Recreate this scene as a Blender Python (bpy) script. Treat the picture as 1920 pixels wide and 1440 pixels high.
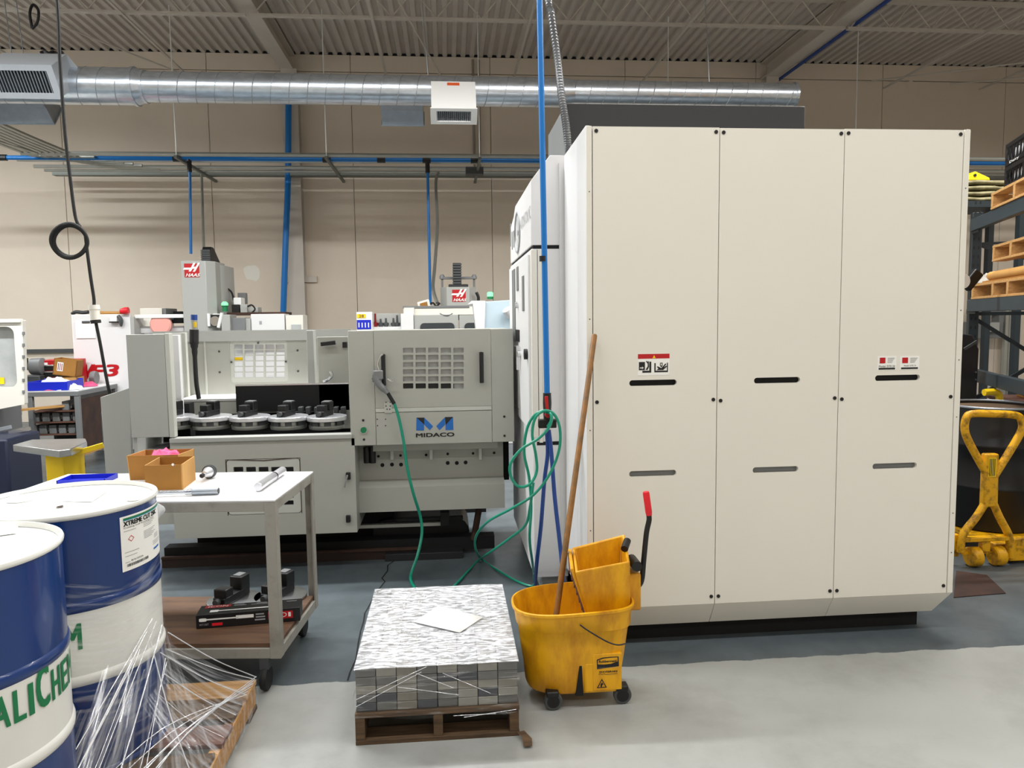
import bpy, bmesh, math, random
import numpy as np
from mathutils import Vector, Matrix
from mathutils.geometry import delaunay_2d_cdt
random.seed(7)
for o in list(bpy.data.objects): bpy.data.objects.remove(o)
SC = bpy.context.scene
COL = SC.collection
R = math.radians

# ---------------------------------------------------------------- camera
F_PX, YAW, PITCH, ROLL, EYE = 1389.57, .086798, .0858485, -.0127144, 1.6
_cy, _sy, _cp, _sp = math.cos(YAW), math.sin(YAW), math.cos(PITCH), math.sin(PITCH)
FWD = Vector((_sy*_cp, _cy*_cp, -_sp)); _r = Vector((_cy, -_sy, 0)); _u = _r.cross(FWD)
RGT = math.cos(ROLL)*_r + math.sin(ROLL)*_u
UPV = -math.sin(ROLL)*_r + math.cos(ROLL)*_u
CAM = Vector((0, 0, EYE))
cd = bpy.data.cameras.new('camera'); cam = bpy.data.objects.new('camera', cd); COL.objects.link(cam)
cd.sensor_fit = 'HORIZONTAL'; cd.sensor_width = 36; cd.lens = F_PX/1920*36; cd.clip_start = .05; cd.clip_end = 100
cam.matrix_world = Matrix(((RGT.x, UPV.x, -FWD.x, 0), (RGT.y, UPV.y, -FWD.y, 0), (RGT.z, UPV.z, -FWD.z, EYE), (0, 0, 0, 1)))
SC.camera = cam

# ---------------------------------------------------------------- world, lamps, exposure
w = bpy.data.worlds.new('world'); SC.world = w; w.use_nodes = True
w.node_tree.nodes['Background'].inputs[0].default_value = (.9, .95, 1, 1)
w.node_tree.nodes['Background'].inputs[1].default_value = .05
SC.view_settings.view_transform = 'Standard'; SC.view_settings.look = 'None'
SC.view_settings.gamma = 1; SC.view_settings.use_curve_mapping = False
SC.view_settings.exposure = 0.0
ROWS = {-2.5: 46, 1.5: 56, 5.5: 205}     # rows of strip lamps hung under the roof, watts per lamp
LAMPS = [(rx, ry, wt) for ry, wt in ROWS.items() for rx in (-7.4, -4.4, -1.4, 1.6, 4.6, 7.6)]+[(-7.6, 9.4, 190), (9.6, 9.4, 50)]  # last pair: unseen side lamps added to brighten the back wall
for rx, ry, watts in LAMPS:
    ld = bpy.data.lights.new('strip_or_fill_lamp', 'AREA'); ld.shape = 'RECTANGLE'; ld.size = 2.3; ld.size_y = .18
    ld.energy = watts*(.6 if rx > 7 and ry > 5 and ry < 9 else 1); ld.color = (.92, .97, 1) if rx < -4 else ((.98, .985, .98) if rx < 1 else (1, .985, .96))
    lo = bpy.data.objects.new('strip_or_fill_lamp', ld); COL.objects.link(lo); lo.location = (rx, ry, 5.12); ld.spread = R(173)

# ---------------------------------------------------------------- pixel helpers (pixel + real depth -> point)
def ray(x, y): return (x-960)/F_PX*RGT - (y-720)/F_PX*UPV + FWD
def at(x, y, Y): d = ray(x, y); return CAM + d*(Y/d.y)
def atz(x, y, z): d = ray(x, y); return CAM + d*((z-EYE)/d.z)
def atx(x, y, X): d = ray(x, y); return CAM + d*(X/d.x)

# ---------------------------------------------------------------- materials
def lin(c):
    return tuple(((v/255)/12.92 if v/255 <= .04045 else ((v/255+.055)/1.055)**2.4) for v in c) + (1,)
MATS = {}
def mat(name, rgb, rough=.5, metal=0., var=0., scale=6., bump=0., bscale=60., rgb2=None, coat=0., spec=.5, stretch=(1, 1, 1), lo=.35, hi=.65):
    if name in MATS: return MATS[name]
    m = bpy.data.materials.new(name); m.use_nodes = True; nt = m.node_tree; b = nt.nodes['Principled BSDF']
    b.inputs['Base Color'].default_value = lin(rgb); b.inputs['Roughness'].default_value = rough
    b.inputs['Metallic'].default_value = metal; b.inputs['Coat Weight'].default_value = coat
    b.inputs['Specular IOR Level'].default_value = spec
    tc = mp = None
    if var or rgb2 or bump:
        tc = nt.nodes.new('ShaderNodeTexCoord'); mp = nt.nodes.new('ShaderNodeMapping'); mp.inputs['Scale'].default_value = stretch
        nt.links.new(tc.outputs['Object'], mp.inputs[0])
    if var or rgb2:
        n = nt.nodes.new('ShaderNodeTexNoise'); n.inputs['Scale'].default_value = scale; n.inputs['Detail'].default_value = 6
        n.inputs['Roughness'].default_value = .65
        rp = nt.nodes.new('ShaderNodeValToRGB'); c1 = lin(rgb)
        if rgb2: c2 = lin(rgb2)
        else: c2 = tuple(min(1, v*(1-var)) for v in c1[:3]) + (1,)
        rp.color_ramp.elements[0].color = c2; rp.color_ramp.elements[0].position = lo
        rp.color_ramp.elements[1].color = c1; rp.color_ramp.elements[1].position = hi
        nt.links.new(mp.outputs[0], n.inputs['Vector']); nt.links.new(n.outputs['Fac'], rp.inputs[0])
        nt.links.new(rp.outputs[0], b.inputs['Base Color'])
    if bump:
        n2 = nt.nodes.new('ShaderNodeTexNoise'); n2.inputs['Scale'].default_value = bscale; n2.inputs['Detail'].default_value = 4
        bp = nt.nodes.new('ShaderNodeBump'); bp.inputs['Strength'].default_value = bump; bp.inputs['Distance'].default_value = .01
        nt.links.new(mp.outputs[0], n2.inputs['Vector']); nt.links.new(n2.outputs['Fac'], bp.inputs['Height'])
        nt.links.new(bp.outputs[0], b.inputs['Normal'])
    MATS[name] = m
    return m
def film_mat(name, scale, lo, hi, a0, a1, rough=.18, diff=.35, bump=.5, rot=(0, 0, 0), nscale=6, uv=False):
    """clear stretch film: see-through with whitish streaks and glints"""
    m = bpy.data.materials.new(name); m.use_nodes = True; nt = m.node_tree; nt.nodes.clear()
    N = nt.nodes.new; L = nt.links.new
    out = N('ShaderNodeOutputMaterial'); tc = N('ShaderNodeTexCoord'); mp = N('ShaderNodeMapping'); no = N('ShaderNodeTexNoise'); mr = N('ShaderNodeMapRange')
    mp.inputs['Scale'].default_value = scale; mp.inputs['Rotation'].default_value = rot
    no.inputs['Scale'].default_value = nscale; no.inputs['Detail'].default_value = 5
    mr.inputs[1].default_value = lo; mr.inputs[2].default_value = hi; mr.inputs[3].default_value = a0; mr.inputs[4].default_value = a1
    tr = N('ShaderNodeBsdfTransparent'); gl = N('ShaderNodeBsdfGlossy'); df = N('ShaderNodeBsdfDiffuse'); mx = N('ShaderNodeMixShader'); mx2 = N('ShaderNodeMixShader')
    gl.inputs['Roughness'].default_value = rough; gl.inputs['Color'].default_value = (.95, .96, .98, 1); df.inputs['Color'].default_value = (.85, .87, .9, 1)
    bp = N('ShaderNodeBump'); bp.inputs['Strength'].default_value = bump; bp.inputs['Distance'].default_value = .02
    L(tc.outputs['UV' if uv else 'Object'], mp.inputs[0]); L(mp.outputs[0], no.inputs['Vector']); L(no.outputs['Fac'], mr.inputs[0]); L(no.outputs['Fac'], bp.inputs['Height'])
    L(bp.outputs[0], gl.inputs['Normal']); mx2.inputs[0].default_value = diff
    L(gl.outputs[0], mx2.inputs[1]); L(df.outputs[0], mx2.inputs[2])
    L(mr.outputs[0], mx.inputs[0]); L(tr.outputs[0], mx.inputs[1]); L(mx2.outputs[0], mx.inputs[2]); L(mx.outputs[0], out.inputs[0])
    MATS[name] = m
    return m
def emis(name, rgb, strength):
    m = mat(name, rgb, .4); b = m.node_tree.nodes['Principled BSDF']
    b.inputs['Emission Color'].default_value = lin(rgb); b.inputs['Emission Strength'].default_value = strength
    return m

# ---------------------------------------------------------------- mesh helpers
ROOTM = {}
def tag(o, label=None, cat=None, group=None, kind=None):
    if label: o['label'] = label
    if cat: o['category'] = cat
    if group: o['group'] = group
    if kind: o['kind'] = kind
    return o
def thing(name, label, cat, loc=(0, 0, 0), rz=0., group=None):
    o = bpy.data.objects.new(name, None); COL.objects.link(o); o.empty_display_size = .1
    o.location = loc; o.rotation_euler = (0, 0, rz)
    ROOTM[o.name] = Matrix.Translation(loc) @ Matrix.Rotation(rz, 4, 'Z')
    return tag(o, label, cat, group)
def rootm(o):
    while o.parent: o = o.parent
    return ROOTM.get(o.name, Matrix.Identity(4))
def spl(pts, n=8, closed=False):
    P = [Vector(p) for p in pts]; out = []; m = len(P)
    rng = range(m) if closed else range(m-1)
    for i in rng:
        if closed: a, b, c, d = P[(i-1) % m], P[i], P[(i+1) % m], P[(i+2) % m]
        else: a, b, c, d = P[max(i-1, 0)], P[i], P[i+1], P[min(i+2, m-1)]
        for k in range(n):
            t = k/n
            out.append(.5*((2*b)+(c-a)*t+(2*a-5*b+4*c-d)*t*t+(3*b-a-3*c+d)*t**3))
    if not closed: out.append(P[-1])
    return out
def inpoly(x, y, poly):
    c = False; j = len(poly)-1
    for i in range(len(poly)):
        xi, yi = poly[i]; xj, yj = poly[j]
        if (yi > y) != (yj > y) and x < (xj-xi)*(y-yi)/(yj-yi)+xi: c = not c
        j = i
    return c
def rrect(x0, x1, y0, y1, r, n=5):
    r = min(r, (x1-x0)/2-1e-5, (y1-y0)/2-1e-5); out = []
    for cx, cy, a0 in ((x1-r, y1-r, 0), (x0+r, y1-r, 90), (x0+r, y0+r, 180), (x1-r, y0+r, 270)):
        for k in range(n+1):
            a = R(a0+90*k/n); out.append((cx+r*math.cos(a), cy+r*math.sin(a)))
    return out
def rect(x0, x1, y0, y1): return [(x0, y0), (x1, y0), (x1, y1), (x0, y1)]
def circ(cx, cy, r, n=16): return [(cx+r*math.cos(2*math.pi*k/n), cy+r*math.sin(2*math.pi*k/n)) for k in range(n)]
_txt = {}
def text_geo(s, cuts=0, bold=0.):
    k = (s, cuts, bold)
    if k in _txt: return _txt[k]
    cu = bpy.data.curves.new('t', 'FONT'); cu.body = s; cu.resolution_u = 3; cu.offset = bold
    ob = bpy.data.objects.new('t', cu); me = ob.to_mesh()
    bm = bmesh.new(); bm.from_mesh(me)
    if cuts:
        xs = [v.co.x for v in bm.verts]; a, b = min(xs), max(xs)
        for i in range(1, cuts):
            bmesh.ops.bisect_plane(bm, geom=bm.verts[:]+bm.edges[:]+bm.faces[:], plane_co=(a+(b-a)*i/cuts, 0, 0), plane_no=(1, 0, 0))
    bm.verts.index_update()
    V = [(v.co.x, v.co.y) for v in bm.verts]; Fc = [[v.index for v in f.verts] for f in bm.faces]
    bm.free(); ob.to_mesh_clear(); bpy.data.objects.remove(ob); bpy.data.curves.remove(cu)
    x0 = min(v[0] for v in V); x1 = max(v[0] for v in V); y0 = min(v[1] for v in V); y1 = max(v[1] for v in V)
    V = [((x-x0)/(x1-x0), (y-y0)/(y1-y0)) for x, y in V]
    _txt[k] = (V, Fc)
    return _txt[k]
class MB:
    def __init__(s): s.v = []; s.f = []
    def add(s, V, Fs):
        o = len(s.v); s.v += [tuple(p) for p in V]; s.f += [[i+o for i in f] for f in Fs]; return s
    def box(s, x0, x1, y0, y1, z0, z1):
        V = [(x, y, z) for z in (z0, z1) for y in (y0, y1) for x in (x0, x1)]
        return s.add(V, [[0, 2, 3, 1], [4, 5, 7, 6], [0, 1, 5, 4], [2, 6, 7, 3], [0, 4, 6, 2], [1, 3, 7, 5]])
    def obox(s, c, ax, ay, az):
        c = Vector(c); ax = Vector(ax); ay = Vector(ay); az = Vector(az)
        V = [c+i*ax+j*ay+k*az for k in (-1, 1) for j in (-1, 1) for i in (-1, 1)]
        return s.add(V, [[0, 2, 3, 1], [4, 5, 7, 6], [0, 1, 5, 4], [2, 6, 7, 3], [0, 4, 6, 2], [1, 3, 7, 5]])
    def bar(s, a, b, w, h, up=(0, 0, 1)):
        a = Vector(a); b = Vector(b); d = (b-a); L = d.length; d.normalize(); up = Vector(up)
        sd = d.cross(up)
        if sd.length < 1e-4: sd = d.cross(Vector((1, 0, 0)))
        sd.normalize(); u2 = sd.cross(d)
        return s.obox((a+b)/2, d*L/2, sd*w/2, u2*h/2)
    def tube(s, path, r, seg=8, closed=False, cap=True):
        P = [Vector(p) for p in path]; n = len(P); rr = r if isinstance(r, (list, tuple)) else [r]*n
        T = []
        for i in range(n):
            a = P[(i-1) % n] if (closed or i > 0) else P[i]; b = P[(i+1) % n] if (closed or i < n-1) else P[i]
            t = (b-a); T.append(t.normalized() if t.length > 1e-9 else Vector((0, 0, 1)))
        u0 = Vector((0, 0, 1)) if abs(T[0].z) < .9 else Vector((1, 0, 0))
        nrm = (u0-T[0]*u0.dot(T[0])).normalized(); V = []
        for i in range(n):
            nrm = (nrm-T[i]*nrm.dot(T[i]))
            nrm = nrm.normalized() if nrm.length > 1e-6 else Vector((1, 0, 0))
            bn = T[i].cross(nrm)
            for k in range(seg):
                a = 2*math.pi*k/seg; V.append(P[i]+rr[i]*(math.cos(a)*nrm+math.sin(a)*bn))
        Fs = []
        for i in range(n if closed else n-1):
            j = (i+1) % n
            for k in range(seg):
                l = (k+1) % seg; Fs.append([i*seg+k, i*seg+l, j*seg+l, j*seg+k])
        if cap and not closed:
            Fs.append(list(range(seg))[::-1]); Fs.append([(n-1)*seg+k for k in range(seg)])
        return s.add(V, Fs)
    def cyl(s, a, b, r, seg=16): return s.tube([a, b], r, seg)
    def lathe(s, prof, c=(0, 0, 0), seg=48, cap0=True, cap1=True, axis='z'):
        V = []
        for r, z in prof:
            for k in range(seg):
                a = 2*math.pi*k/seg; x, y = r*math.cos(a), r*math.sin(a)
                p = (x, y, z) if axis == 'z' else ((x, z, -y) if axis == 'y' else (z, x, y))
                V.append((c[0]+p[0], c[1]+p[1], c[2]+p[2]))
        Fs = []
        for i in range(len(prof)-1):
            for k in range(seg):
                l = (k+1) % seg; Fs.append([i*seg+k, i*seg+l, (i+1)*seg+l, (i+1)*seg+k])
        if cap0: Fs.append(list(range(seg))[::-1])
        if cap1: Fs.append([(len(prof)-1)*seg+k for k in range(seg)])
        return s.add(V, Fs)
    def plate(s, outer, holes, mp, t):
        """flat plate with holes; mp(u, v, w) -> point, w from 0 (front) to t (back)"""
        V = [Vector(p) for p in outer]; E = [(i, (i+1) % len(outer)) for i in range(len(outer))]
        for h in holes:
            o = len(V); V += [Vector(p) for p in h]; E += [(o+i, o+(i+1) % len(h)) for i in range(len(h))]
        r = delaunay_2d_cdt(V, E, [], 1, 1e-7); vv = r[0]
        Fs = []
        for f in r[2]:
            cx = sum(vv[i].x for i in f)/len(f); cy = sum(vv[i].y for i in f)/len(f)
            if inpoly(cx, cy, outer) and not any(inpoly(cx, cy, h) for h in holes): Fs.append(list(f))
        s.add([mp(p.x, p.y, 0) for p in vv], Fs)
        if t:
            s.add([mp(p.x, p.y, t) for p in vv], [f[::-1] for f in Fs])
            for lp in [outer]+list(holes):
                n = len(lp); Vv = [mp(x, y, 0) for x, y in lp]+[mp(x, y, t) for x, y in lp]
                s.add(Vv, [[i, (i+1) % n, n+(i+1) % n, n+i] for i in range(n)])
        return s
    def prism(s, poly, axis, a, b):
        """polygon in the two other axes, extruded along axis"""
        def mp(u, v, w): return (w, u, v) if axis == 'x' else ((u, w, v) if axis == 'y' else (u, v, w))
        n = len(poly); V = [mp(u, v, a) for u, v in poly]+[mp(u, v, b) for u, v in poly]
        return s.add(V, [list(range(n))[::-1], list(range(n, 2*n))]+[[i, (i+1) % n, n+(i+1) % n, n+i] for i in range(n)])
    def text(s, st, mp, u0, v0, u1, v1, cuts=0, bold=0., shear=0., sep=1.):
        V, Fs = text_geo(st, cuts, 0.)
        du = bold*.9*abs(v1-v0)*(1 if u1 > u0 else -1); dv = bold*.5*(v1-v0)
        offs = ((0, 0),) if not bold else ((-du, -dv), (-du, dv), (du, -dv), (du, dv), (0, 0))     # heavier strokes for bold print, each layer a hair in front of the last
        for k, (ou, ov) in enumerate(offs):
            s.add([mp(u0+du+(u1-u0-2*du)*x+ou+shear*(v1-v0)*y, v0+dv+(v1-v0-2*dv)*y+ov, -.0002*k*sep) for x, y in V], Fs)
        return s
    def grid(s, fn, nu, nv, cu=False):
        V = [fn(i/(nu if cu else nu-1), j/(nv-1)) for j in range(nv) for i in range(nu)]; Fs = []
        for j in range(nv-1):
            for i in range(nu if cu else nu-1):
                k = (i+1) % nu; Fs.append([j*nu+i, j*nu+k, (j+1)*nu+k, (j+1)*nu+i])
        return s.add(V, Fs)
    def build(s, name, m, parent=None, local=False, uv=None, bev=0., sub=0, solid=0., angle=35, origin=None):
        V = [Vector(p) for p in s.v]
        o_loc = Vector((0, 0, 0))
        if parent is not None and not local:
            inv = rootm(parent).inverted(); V = [inv @ p for p in V]
        if parent is None:
            if origin is None:
                xs = [p.x for p in V]; ys = [p.y for p in V]; o_loc = Vector(((min(xs)+max(xs))/2, (min(ys)+max(ys))/2, min(p.z for p in V)))
            else: o_loc = Vector(origin)
            V = [p-o_loc for p in V]
        me = bpy.data.meshes.new(name); me.from_pydata([tuple(p) for p in V], [], s.f); me.validate()
        bm = bmesh.new(); bm.from_mesh(me); bmesh.ops.recalc_face_normals(bm, faces=bm.faces[:]); bm.to_mesh(me); bm.free()
        me.polygons.foreach_set('use_smooth', [True]*len(me.polygons)); me.set_sharp_from_angle(angle=R(angle))
        if m is not None: me.materials.append(MATS[m] if isinstance(m, str) else m)
        if uv:
            ul = me.uv_layers.new(name='uv')
            for lp in me.loops: k = lp.vertex_index; ul.data[lp.index].uv = ((k % uv[0])/(uv[0]-1), (k//uv[0])/(uv[1]-1))
        ob = bpy.data.objects.new(name, me); COL.objects.link(ob); ob.location = o_loc
        if parent is not None: ob.parent = parent
        else: ROOTM[ob.name] = Matrix.Translation(o_loc)
        if bev:
            b = ob.modifiers.new('bevel', 'BEVEL'); b.width = bev; b.segments = 2; b.limit_method = 'ANGLE'; b.angle_limit = R(40)
        if sub:
            b = ob.modifiers.new('sub', 'SUBSURF'); b.levels = sub; b.render_levels = sub
        if solid:
            b = ob.modifiers.new('solid', 'SOLIDIFY'); b.thickness = solid; b.offset = 0
        return ob
def copy_tree(o, loc=None, parent=None, label=None, rz=None):
    c = o.copy(); COL.objects.link(c); c.parent = parent
    if loc is not None: c.location = loc
    if rz is not None: c.rotation_euler = (0, 0, rz)
    if label: c['label'] = label
    for ch in list(o.children):
        k = ch.copy(); COL.objects.link(k); k.parent = c
        for g in list(ch.children):
            d = g.copy(); COL.objects.link(d); d.parent = k
    return c
def front(Y0):
    """mapping for plates and print that face the camera side (-Y) at depth Y0"""
    return lambda u, v, w=0: (u, Y0+w, v)
def part(name, m, parent, *boxes, bev=0., local=False):
    b = MB()
    for q in boxes: b.box(*q)
    return b.build(name, m, parent, bev=bev, local=local)
def disc(name, m, parent, c, r, t=.004, seg=14, ax='y'):
    c = Vector(c); d = {'x': Vector((1, 0, 0)), 'y': Vector((0, 1, 0)), 'z': Vector((0, 0, 1))}[ax]
    return MB().cyl(c-d*t, c, r, seg).build(name, m, parent)
# ================================================================ MATERIALS
mat('wall_paint', (226, 213, 196), .75, var=.06, scale=.8, bump=.05, bscale=40)
mat('joint_grey', (150, 140, 128), .8)
mat('deck_paint', (205, 196, 186), .6, var=.12, scale=1.5)
mat('steel_paint', (205, 197, 186), .55, var=.08, scale=2)
mat('galv', (222, 230, 240), .28, .95, var=.22, scale=7, bump=.05, bscale=9, stretch=(1, 3, 3))
mat('rail_shaded', (44, 28, 22), .7)  # rust brown darkened, the shade under the changer put into the colour
mat('vent_grey', (200, 205, 212), .42, .25)
mat('galv_dull', (175, 182, 190), .42, .8, var=.15, scale=9)
mat('conduit', (176, 178, 172), .38, .75, var=.1, scale=5)
mat('strut', (120, 124, 118), .5, .5)
mat('pipe_blue', (0, 112, 190), .32)
mat('hose_blue', (28, 66, 140), .4)
mat('black', (16, 16, 17), .45)
mat('black_matt', (9, 9, 10), .8)
mat('rubber', (24, 24, 24), .7, var=.3, scale=30)
mat('white_paint', (238, 238, 236), .4)
mat('machine_cream', (232, 228, 217), .42, var=.025, scale=1.2)
mat('machine_white', (228, 227, 226), .42, var=.02, scale=1.2)
mat('machine_grey', (172, 173, 168), .45, var=.03, scale=2)
mat('midaco', (174, 174, 165), .45, var=.04, scale=2)
mat('midaco_light', (194, 195, 186), .45, var=.04, scale=2)
mat('charcoal', (36, 37, 39), .5, var=.05, scale=2)
mat('grey_mid', (120, 122, 122), .5, var=.06, scale=3)
mat('grey_dark', (72, 75, 76), .5, var=.08, scale=3)
mat('seam', (58, 56, 52), .7)
mat('chrome', (210, 212, 214), .18, 1.)
mat('steel_bright', (222, 223, 226), .3, .7, var=.08, scale=10)
mat('brushed', (196, 198, 200), .28, 1., var=.15, scale=8, stretch=(1, 1, 12))
mat('red', (186, 18, 28), .42)
mat('red_dark', (130, 12, 22), .45)
mat('red_bright', (226, 30, 44), .35)
mat('label_white', (244, 243, 238), .5)
mat('print_black', (20, 20, 22), .6)
mat('print_grey', (160, 162, 164), .6)
mat('yellow_plastic', (232, 170, 4), .42, rgb2=(180, 114, 6), scale=5, bump=.04, bscale=30, lo=.3, hi=.6, stretch=(2, 2, .7))
mat('yellow_paint', (232, 172, 10), .4, rgb2=(120, 84, 20), scale=14, lo=.34, hi=.52)
mat('yellow_clean', (246, 206, 20), .4)
mat('wood', (198, 150, 84), .7, rgb2=(158, 108, 54), scale=5, stretch=(1, 14, 14), lo=.3, hi=.7)
mat('wood_pale', (204, 160, 100), .7, rgb2=(160, 116, 66), scale=5, stretch=(1, 14, 14), lo=.3, hi=.7)
mat('wood_old', (104, 80, 54), .8, rgb2=(56, 40, 26), scale=5, stretch=(1, 12, 12), lo=.3, hi=.7)
mat('wood_red', (112, 76, 60), .75, rgb2=(78, 48, 38), scale=5, stretch=(1, 12, 12), lo=.3, hi=.7)
mat('plywood', (112, 82, 58), .6, rgb2=(74, 52, 38), scale=3, stretch=(1, 6, 6), lo=.3, hi=.7)
mat('cardboard', (160, 110, 44), .8, var=.15, scale=4)
mat('cardboard_light', (196, 148, 82), .8, var=.15, scale=5)
mat('cart_paint', (150, 147, 138), .5, rgb2=(116, 111, 100), scale=6, lo=.25, hi=.5)
mat('cart_top', (232, 232, 232), .45, var=.04, scale=3)
mat('teal', (16, 142, 114), .3)
mat('drum_blue', (0, 48, 112), .28, coat=.3, var=.1, scale=3)
mat('drum_white', (232, 232, 226), .32, coat=.2, var=.05, scale=3)
mat('drum_black', (13, 13, 14), .35, rgb2=(38, 37, 36), scale=9, lo=.22, hi=.36)
mat('green_print', (10, 118, 70), .45)
mat('sky_print', (40, 130, 170), .5)
mat('logo_blue', (24, 104, 186), .4)
mat('logo_shade', (6, 26, 62), .4)
mat('rack_paint', (26, 36, 40), .5, var=.1, scale=4)
mat('rack_beam', (46, 58, 64), .5, var=.1, scale=4)
mat('pink', (238, 92, 140), .8, bump=.3, bscale=30)
mat('pink_pale', (238, 168, 156), .8)
mat('blue_bin', (22, 40, 190), .4)
mat('paper', (250, 250, 248), .7)
mat('bag', (150, 142, 104), .5, rgb2=(104, 96, 66), scale=9, bump=.3, bscale=12)
mat('rust', (72, 46, 34), .8, rgb2=(46, 30, 24), scale=5)
mat('flex_grey', (104, 106, 108), .45, .6)
mat('orange', (226, 92, 40), .5)
film_mat('clear_pane', (1, 1, 1), .0, 1, .07, .12, .03, .2, .0)
mat('glass_dark', (62, 66, 68), .15)
mat('window_grey', (186, 188, 186), .35, var=.18, scale=4)
mat('window_pale', (236, 236, 232), .4, var=.05, scale=4)
emis('lamp_green', (120, 235, 150), 1.2)

# ================================================================ THE SETTING
YW, ZC = 13.0, 6.05
X0, X1, YB = -10.0, 12.0, -5.5
# floor: two coats of epoxy that meet along a ragged painted edge
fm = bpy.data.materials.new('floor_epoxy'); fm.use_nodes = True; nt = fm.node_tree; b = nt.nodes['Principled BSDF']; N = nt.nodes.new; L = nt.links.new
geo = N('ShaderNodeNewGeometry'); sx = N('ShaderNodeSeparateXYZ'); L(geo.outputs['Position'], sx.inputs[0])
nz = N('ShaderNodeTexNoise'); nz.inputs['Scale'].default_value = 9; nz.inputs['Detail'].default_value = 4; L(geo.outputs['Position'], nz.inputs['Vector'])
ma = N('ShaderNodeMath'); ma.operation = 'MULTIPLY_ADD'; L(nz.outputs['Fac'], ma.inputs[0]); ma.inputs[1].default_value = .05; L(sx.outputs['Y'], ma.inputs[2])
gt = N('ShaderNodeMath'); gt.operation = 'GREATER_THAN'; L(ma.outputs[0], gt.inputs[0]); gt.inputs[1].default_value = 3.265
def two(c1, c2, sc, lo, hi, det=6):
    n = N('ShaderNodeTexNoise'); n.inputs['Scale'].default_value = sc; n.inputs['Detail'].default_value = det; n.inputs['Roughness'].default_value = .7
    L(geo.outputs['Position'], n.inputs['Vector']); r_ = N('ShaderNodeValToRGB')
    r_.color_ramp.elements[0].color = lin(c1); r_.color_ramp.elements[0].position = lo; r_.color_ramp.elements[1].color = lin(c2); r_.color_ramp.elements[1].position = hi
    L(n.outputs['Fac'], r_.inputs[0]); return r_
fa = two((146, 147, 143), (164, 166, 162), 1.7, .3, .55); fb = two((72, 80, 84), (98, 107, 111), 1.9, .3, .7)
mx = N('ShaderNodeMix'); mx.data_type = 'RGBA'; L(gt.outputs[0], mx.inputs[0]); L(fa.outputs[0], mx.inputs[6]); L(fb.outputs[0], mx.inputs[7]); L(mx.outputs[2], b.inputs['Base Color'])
rr = N('ShaderNodeMapRange'); L(nz.outputs['Fac'], rr.inputs[0]); rr.inputs[3].default_value = .28; rr.inputs[4].default_value = .45; L(rr.outputs[0], b.inputs['Roughness'])
MATS['floor_epoxy'] = fm
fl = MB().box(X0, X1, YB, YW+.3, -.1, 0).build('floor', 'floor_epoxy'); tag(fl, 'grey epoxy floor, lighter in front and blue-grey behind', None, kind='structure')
# crack that wanders across the floor beside the cart
cr = MB(); px = [(744, 1048), (727, 1060), (727, 1070), (716, 1084), (722, 1090), (705, 1112), (690, 1140), (684, 1150), (682, 1165), (676, 1185), (672, 1205), (668, 1235), (656, 1262), (652, 1276)]
pts = [atz(x, y, .0015) for x, y in px]
for i in range(len(pts)-1):
    a, c = pts[i], pts[i+1]; d = (c-a).normalized(); n = Vector((-d.y, d.x, 0))*.0042
    cr.add([a-n, a+n, c+n*random.uniform(.5, 1.3), c-n], [[0, 1, 2, 3]])
cr.build('crack', 'black_matt', fl)
q = [atz(1793, 1070, .004), atz(1850, 1078, .004), atz(1886, 1112, .004), atz(1788, 1120, .004)]
MB().prism([(p.x, p.y) for p in q], 'z', .0, .005).build('rust_stained_plate', 'rust', fl)

# ceiling: fluted steel deck with joists and two girders
ck = MB(); p = .152; n = int((X1-X0)/p); V = []; Fc = []
for i in range(n):
    x = X0+i*p
    for dx, dz in ((0, 0), (.062, 0), (.078, .042), (.136, .042)): V.append((x+dx, dz+ZC))
V.append((X0+n*p, ZC))
m_ = len(V); ck.add([(x, YB, z) for x, z in V]+[(x, YW, z) for x, z in V], [[i, i+1, m_+i+1, m_+i] for i in range(m_-1)])
ce = ck.build('ceiling', 'deck_paint'); tag(ce, 'painted fluted steel roof deck', None, kind='structure')
MB().box(X0, X1, YB, YW+.3, ZC+.06, ZC+.14).build('roof_slab', 'grey_dark', ce)
def girder(x0, x1):
    g = MB(); g.box(x0, x1, YB, YW-.01, 5.745, 5.775); g.box(x0, x1, YB, YW-.01, ZC-.035, ZC-.005); g.box((x0+x1)/2-.012, (x0+x1)/2+.012, YB, YW-.01, 5.76, ZC-.01)
    g.build('girder', 'steel_paint', ce)
girder(-2.64, -2.42); girder(5.58, 5.82)
for jy in (-2.6, 0, 2.6, 5.2, 7.8, 10.4):
    for xa, xb in ((X0, -2.55), (-2.5, 5.68), (5.72, X1)):
        j = MB(); zb = 5.66
        j.box(xa, xb, jy-.045, jy+.045, ZC-.05, ZC-.005); j.box(xa, xb, jy-.035, jy+.035, zb-.03, zb)
        c = j.build('joist', 'steel_paint', ce)
        k = MB(); x = xa+.05; up = True
        while x+.3 < xb:
            k.tube([(x, jy, zb if up else ZC-.04), (x+.3, jy, ZC-.04 if up else zb)], .011, 5, cap=False); x += .3; up = not up
        k.build('joist_web', 'steel_paint', c)
for bx in (-6.4, -4.1, -.9, 1.2, 3.4, 7.8, 9.6):           # bridging rods that cross the joists
    MB().box(bx-.016, bx+.016, YB, YW-.1, 5.605, 5.627).build('bridging_rod', 'steel_paint', ce)
for (xa, ya, xb, yb) in ((-6.2, 8.6, -3.4, 12.6), (-.6, 9.4, .2, 12.8), (7.4, 12.6, 9.4, 10.2), (8.9, 12.7, 10.9, 10.6)):
    MB().tube([(xa, ya, 5.64), (xb, yb, 5.3)], .012, 6).build('sway_brace', 'steel_paint', ce)

MB().tube([(5.86, YB, 5.72), (5.86, YW-.05, 5.72)], .028, 8).build('girder_pipe', 'hose_blue', ce)
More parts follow.
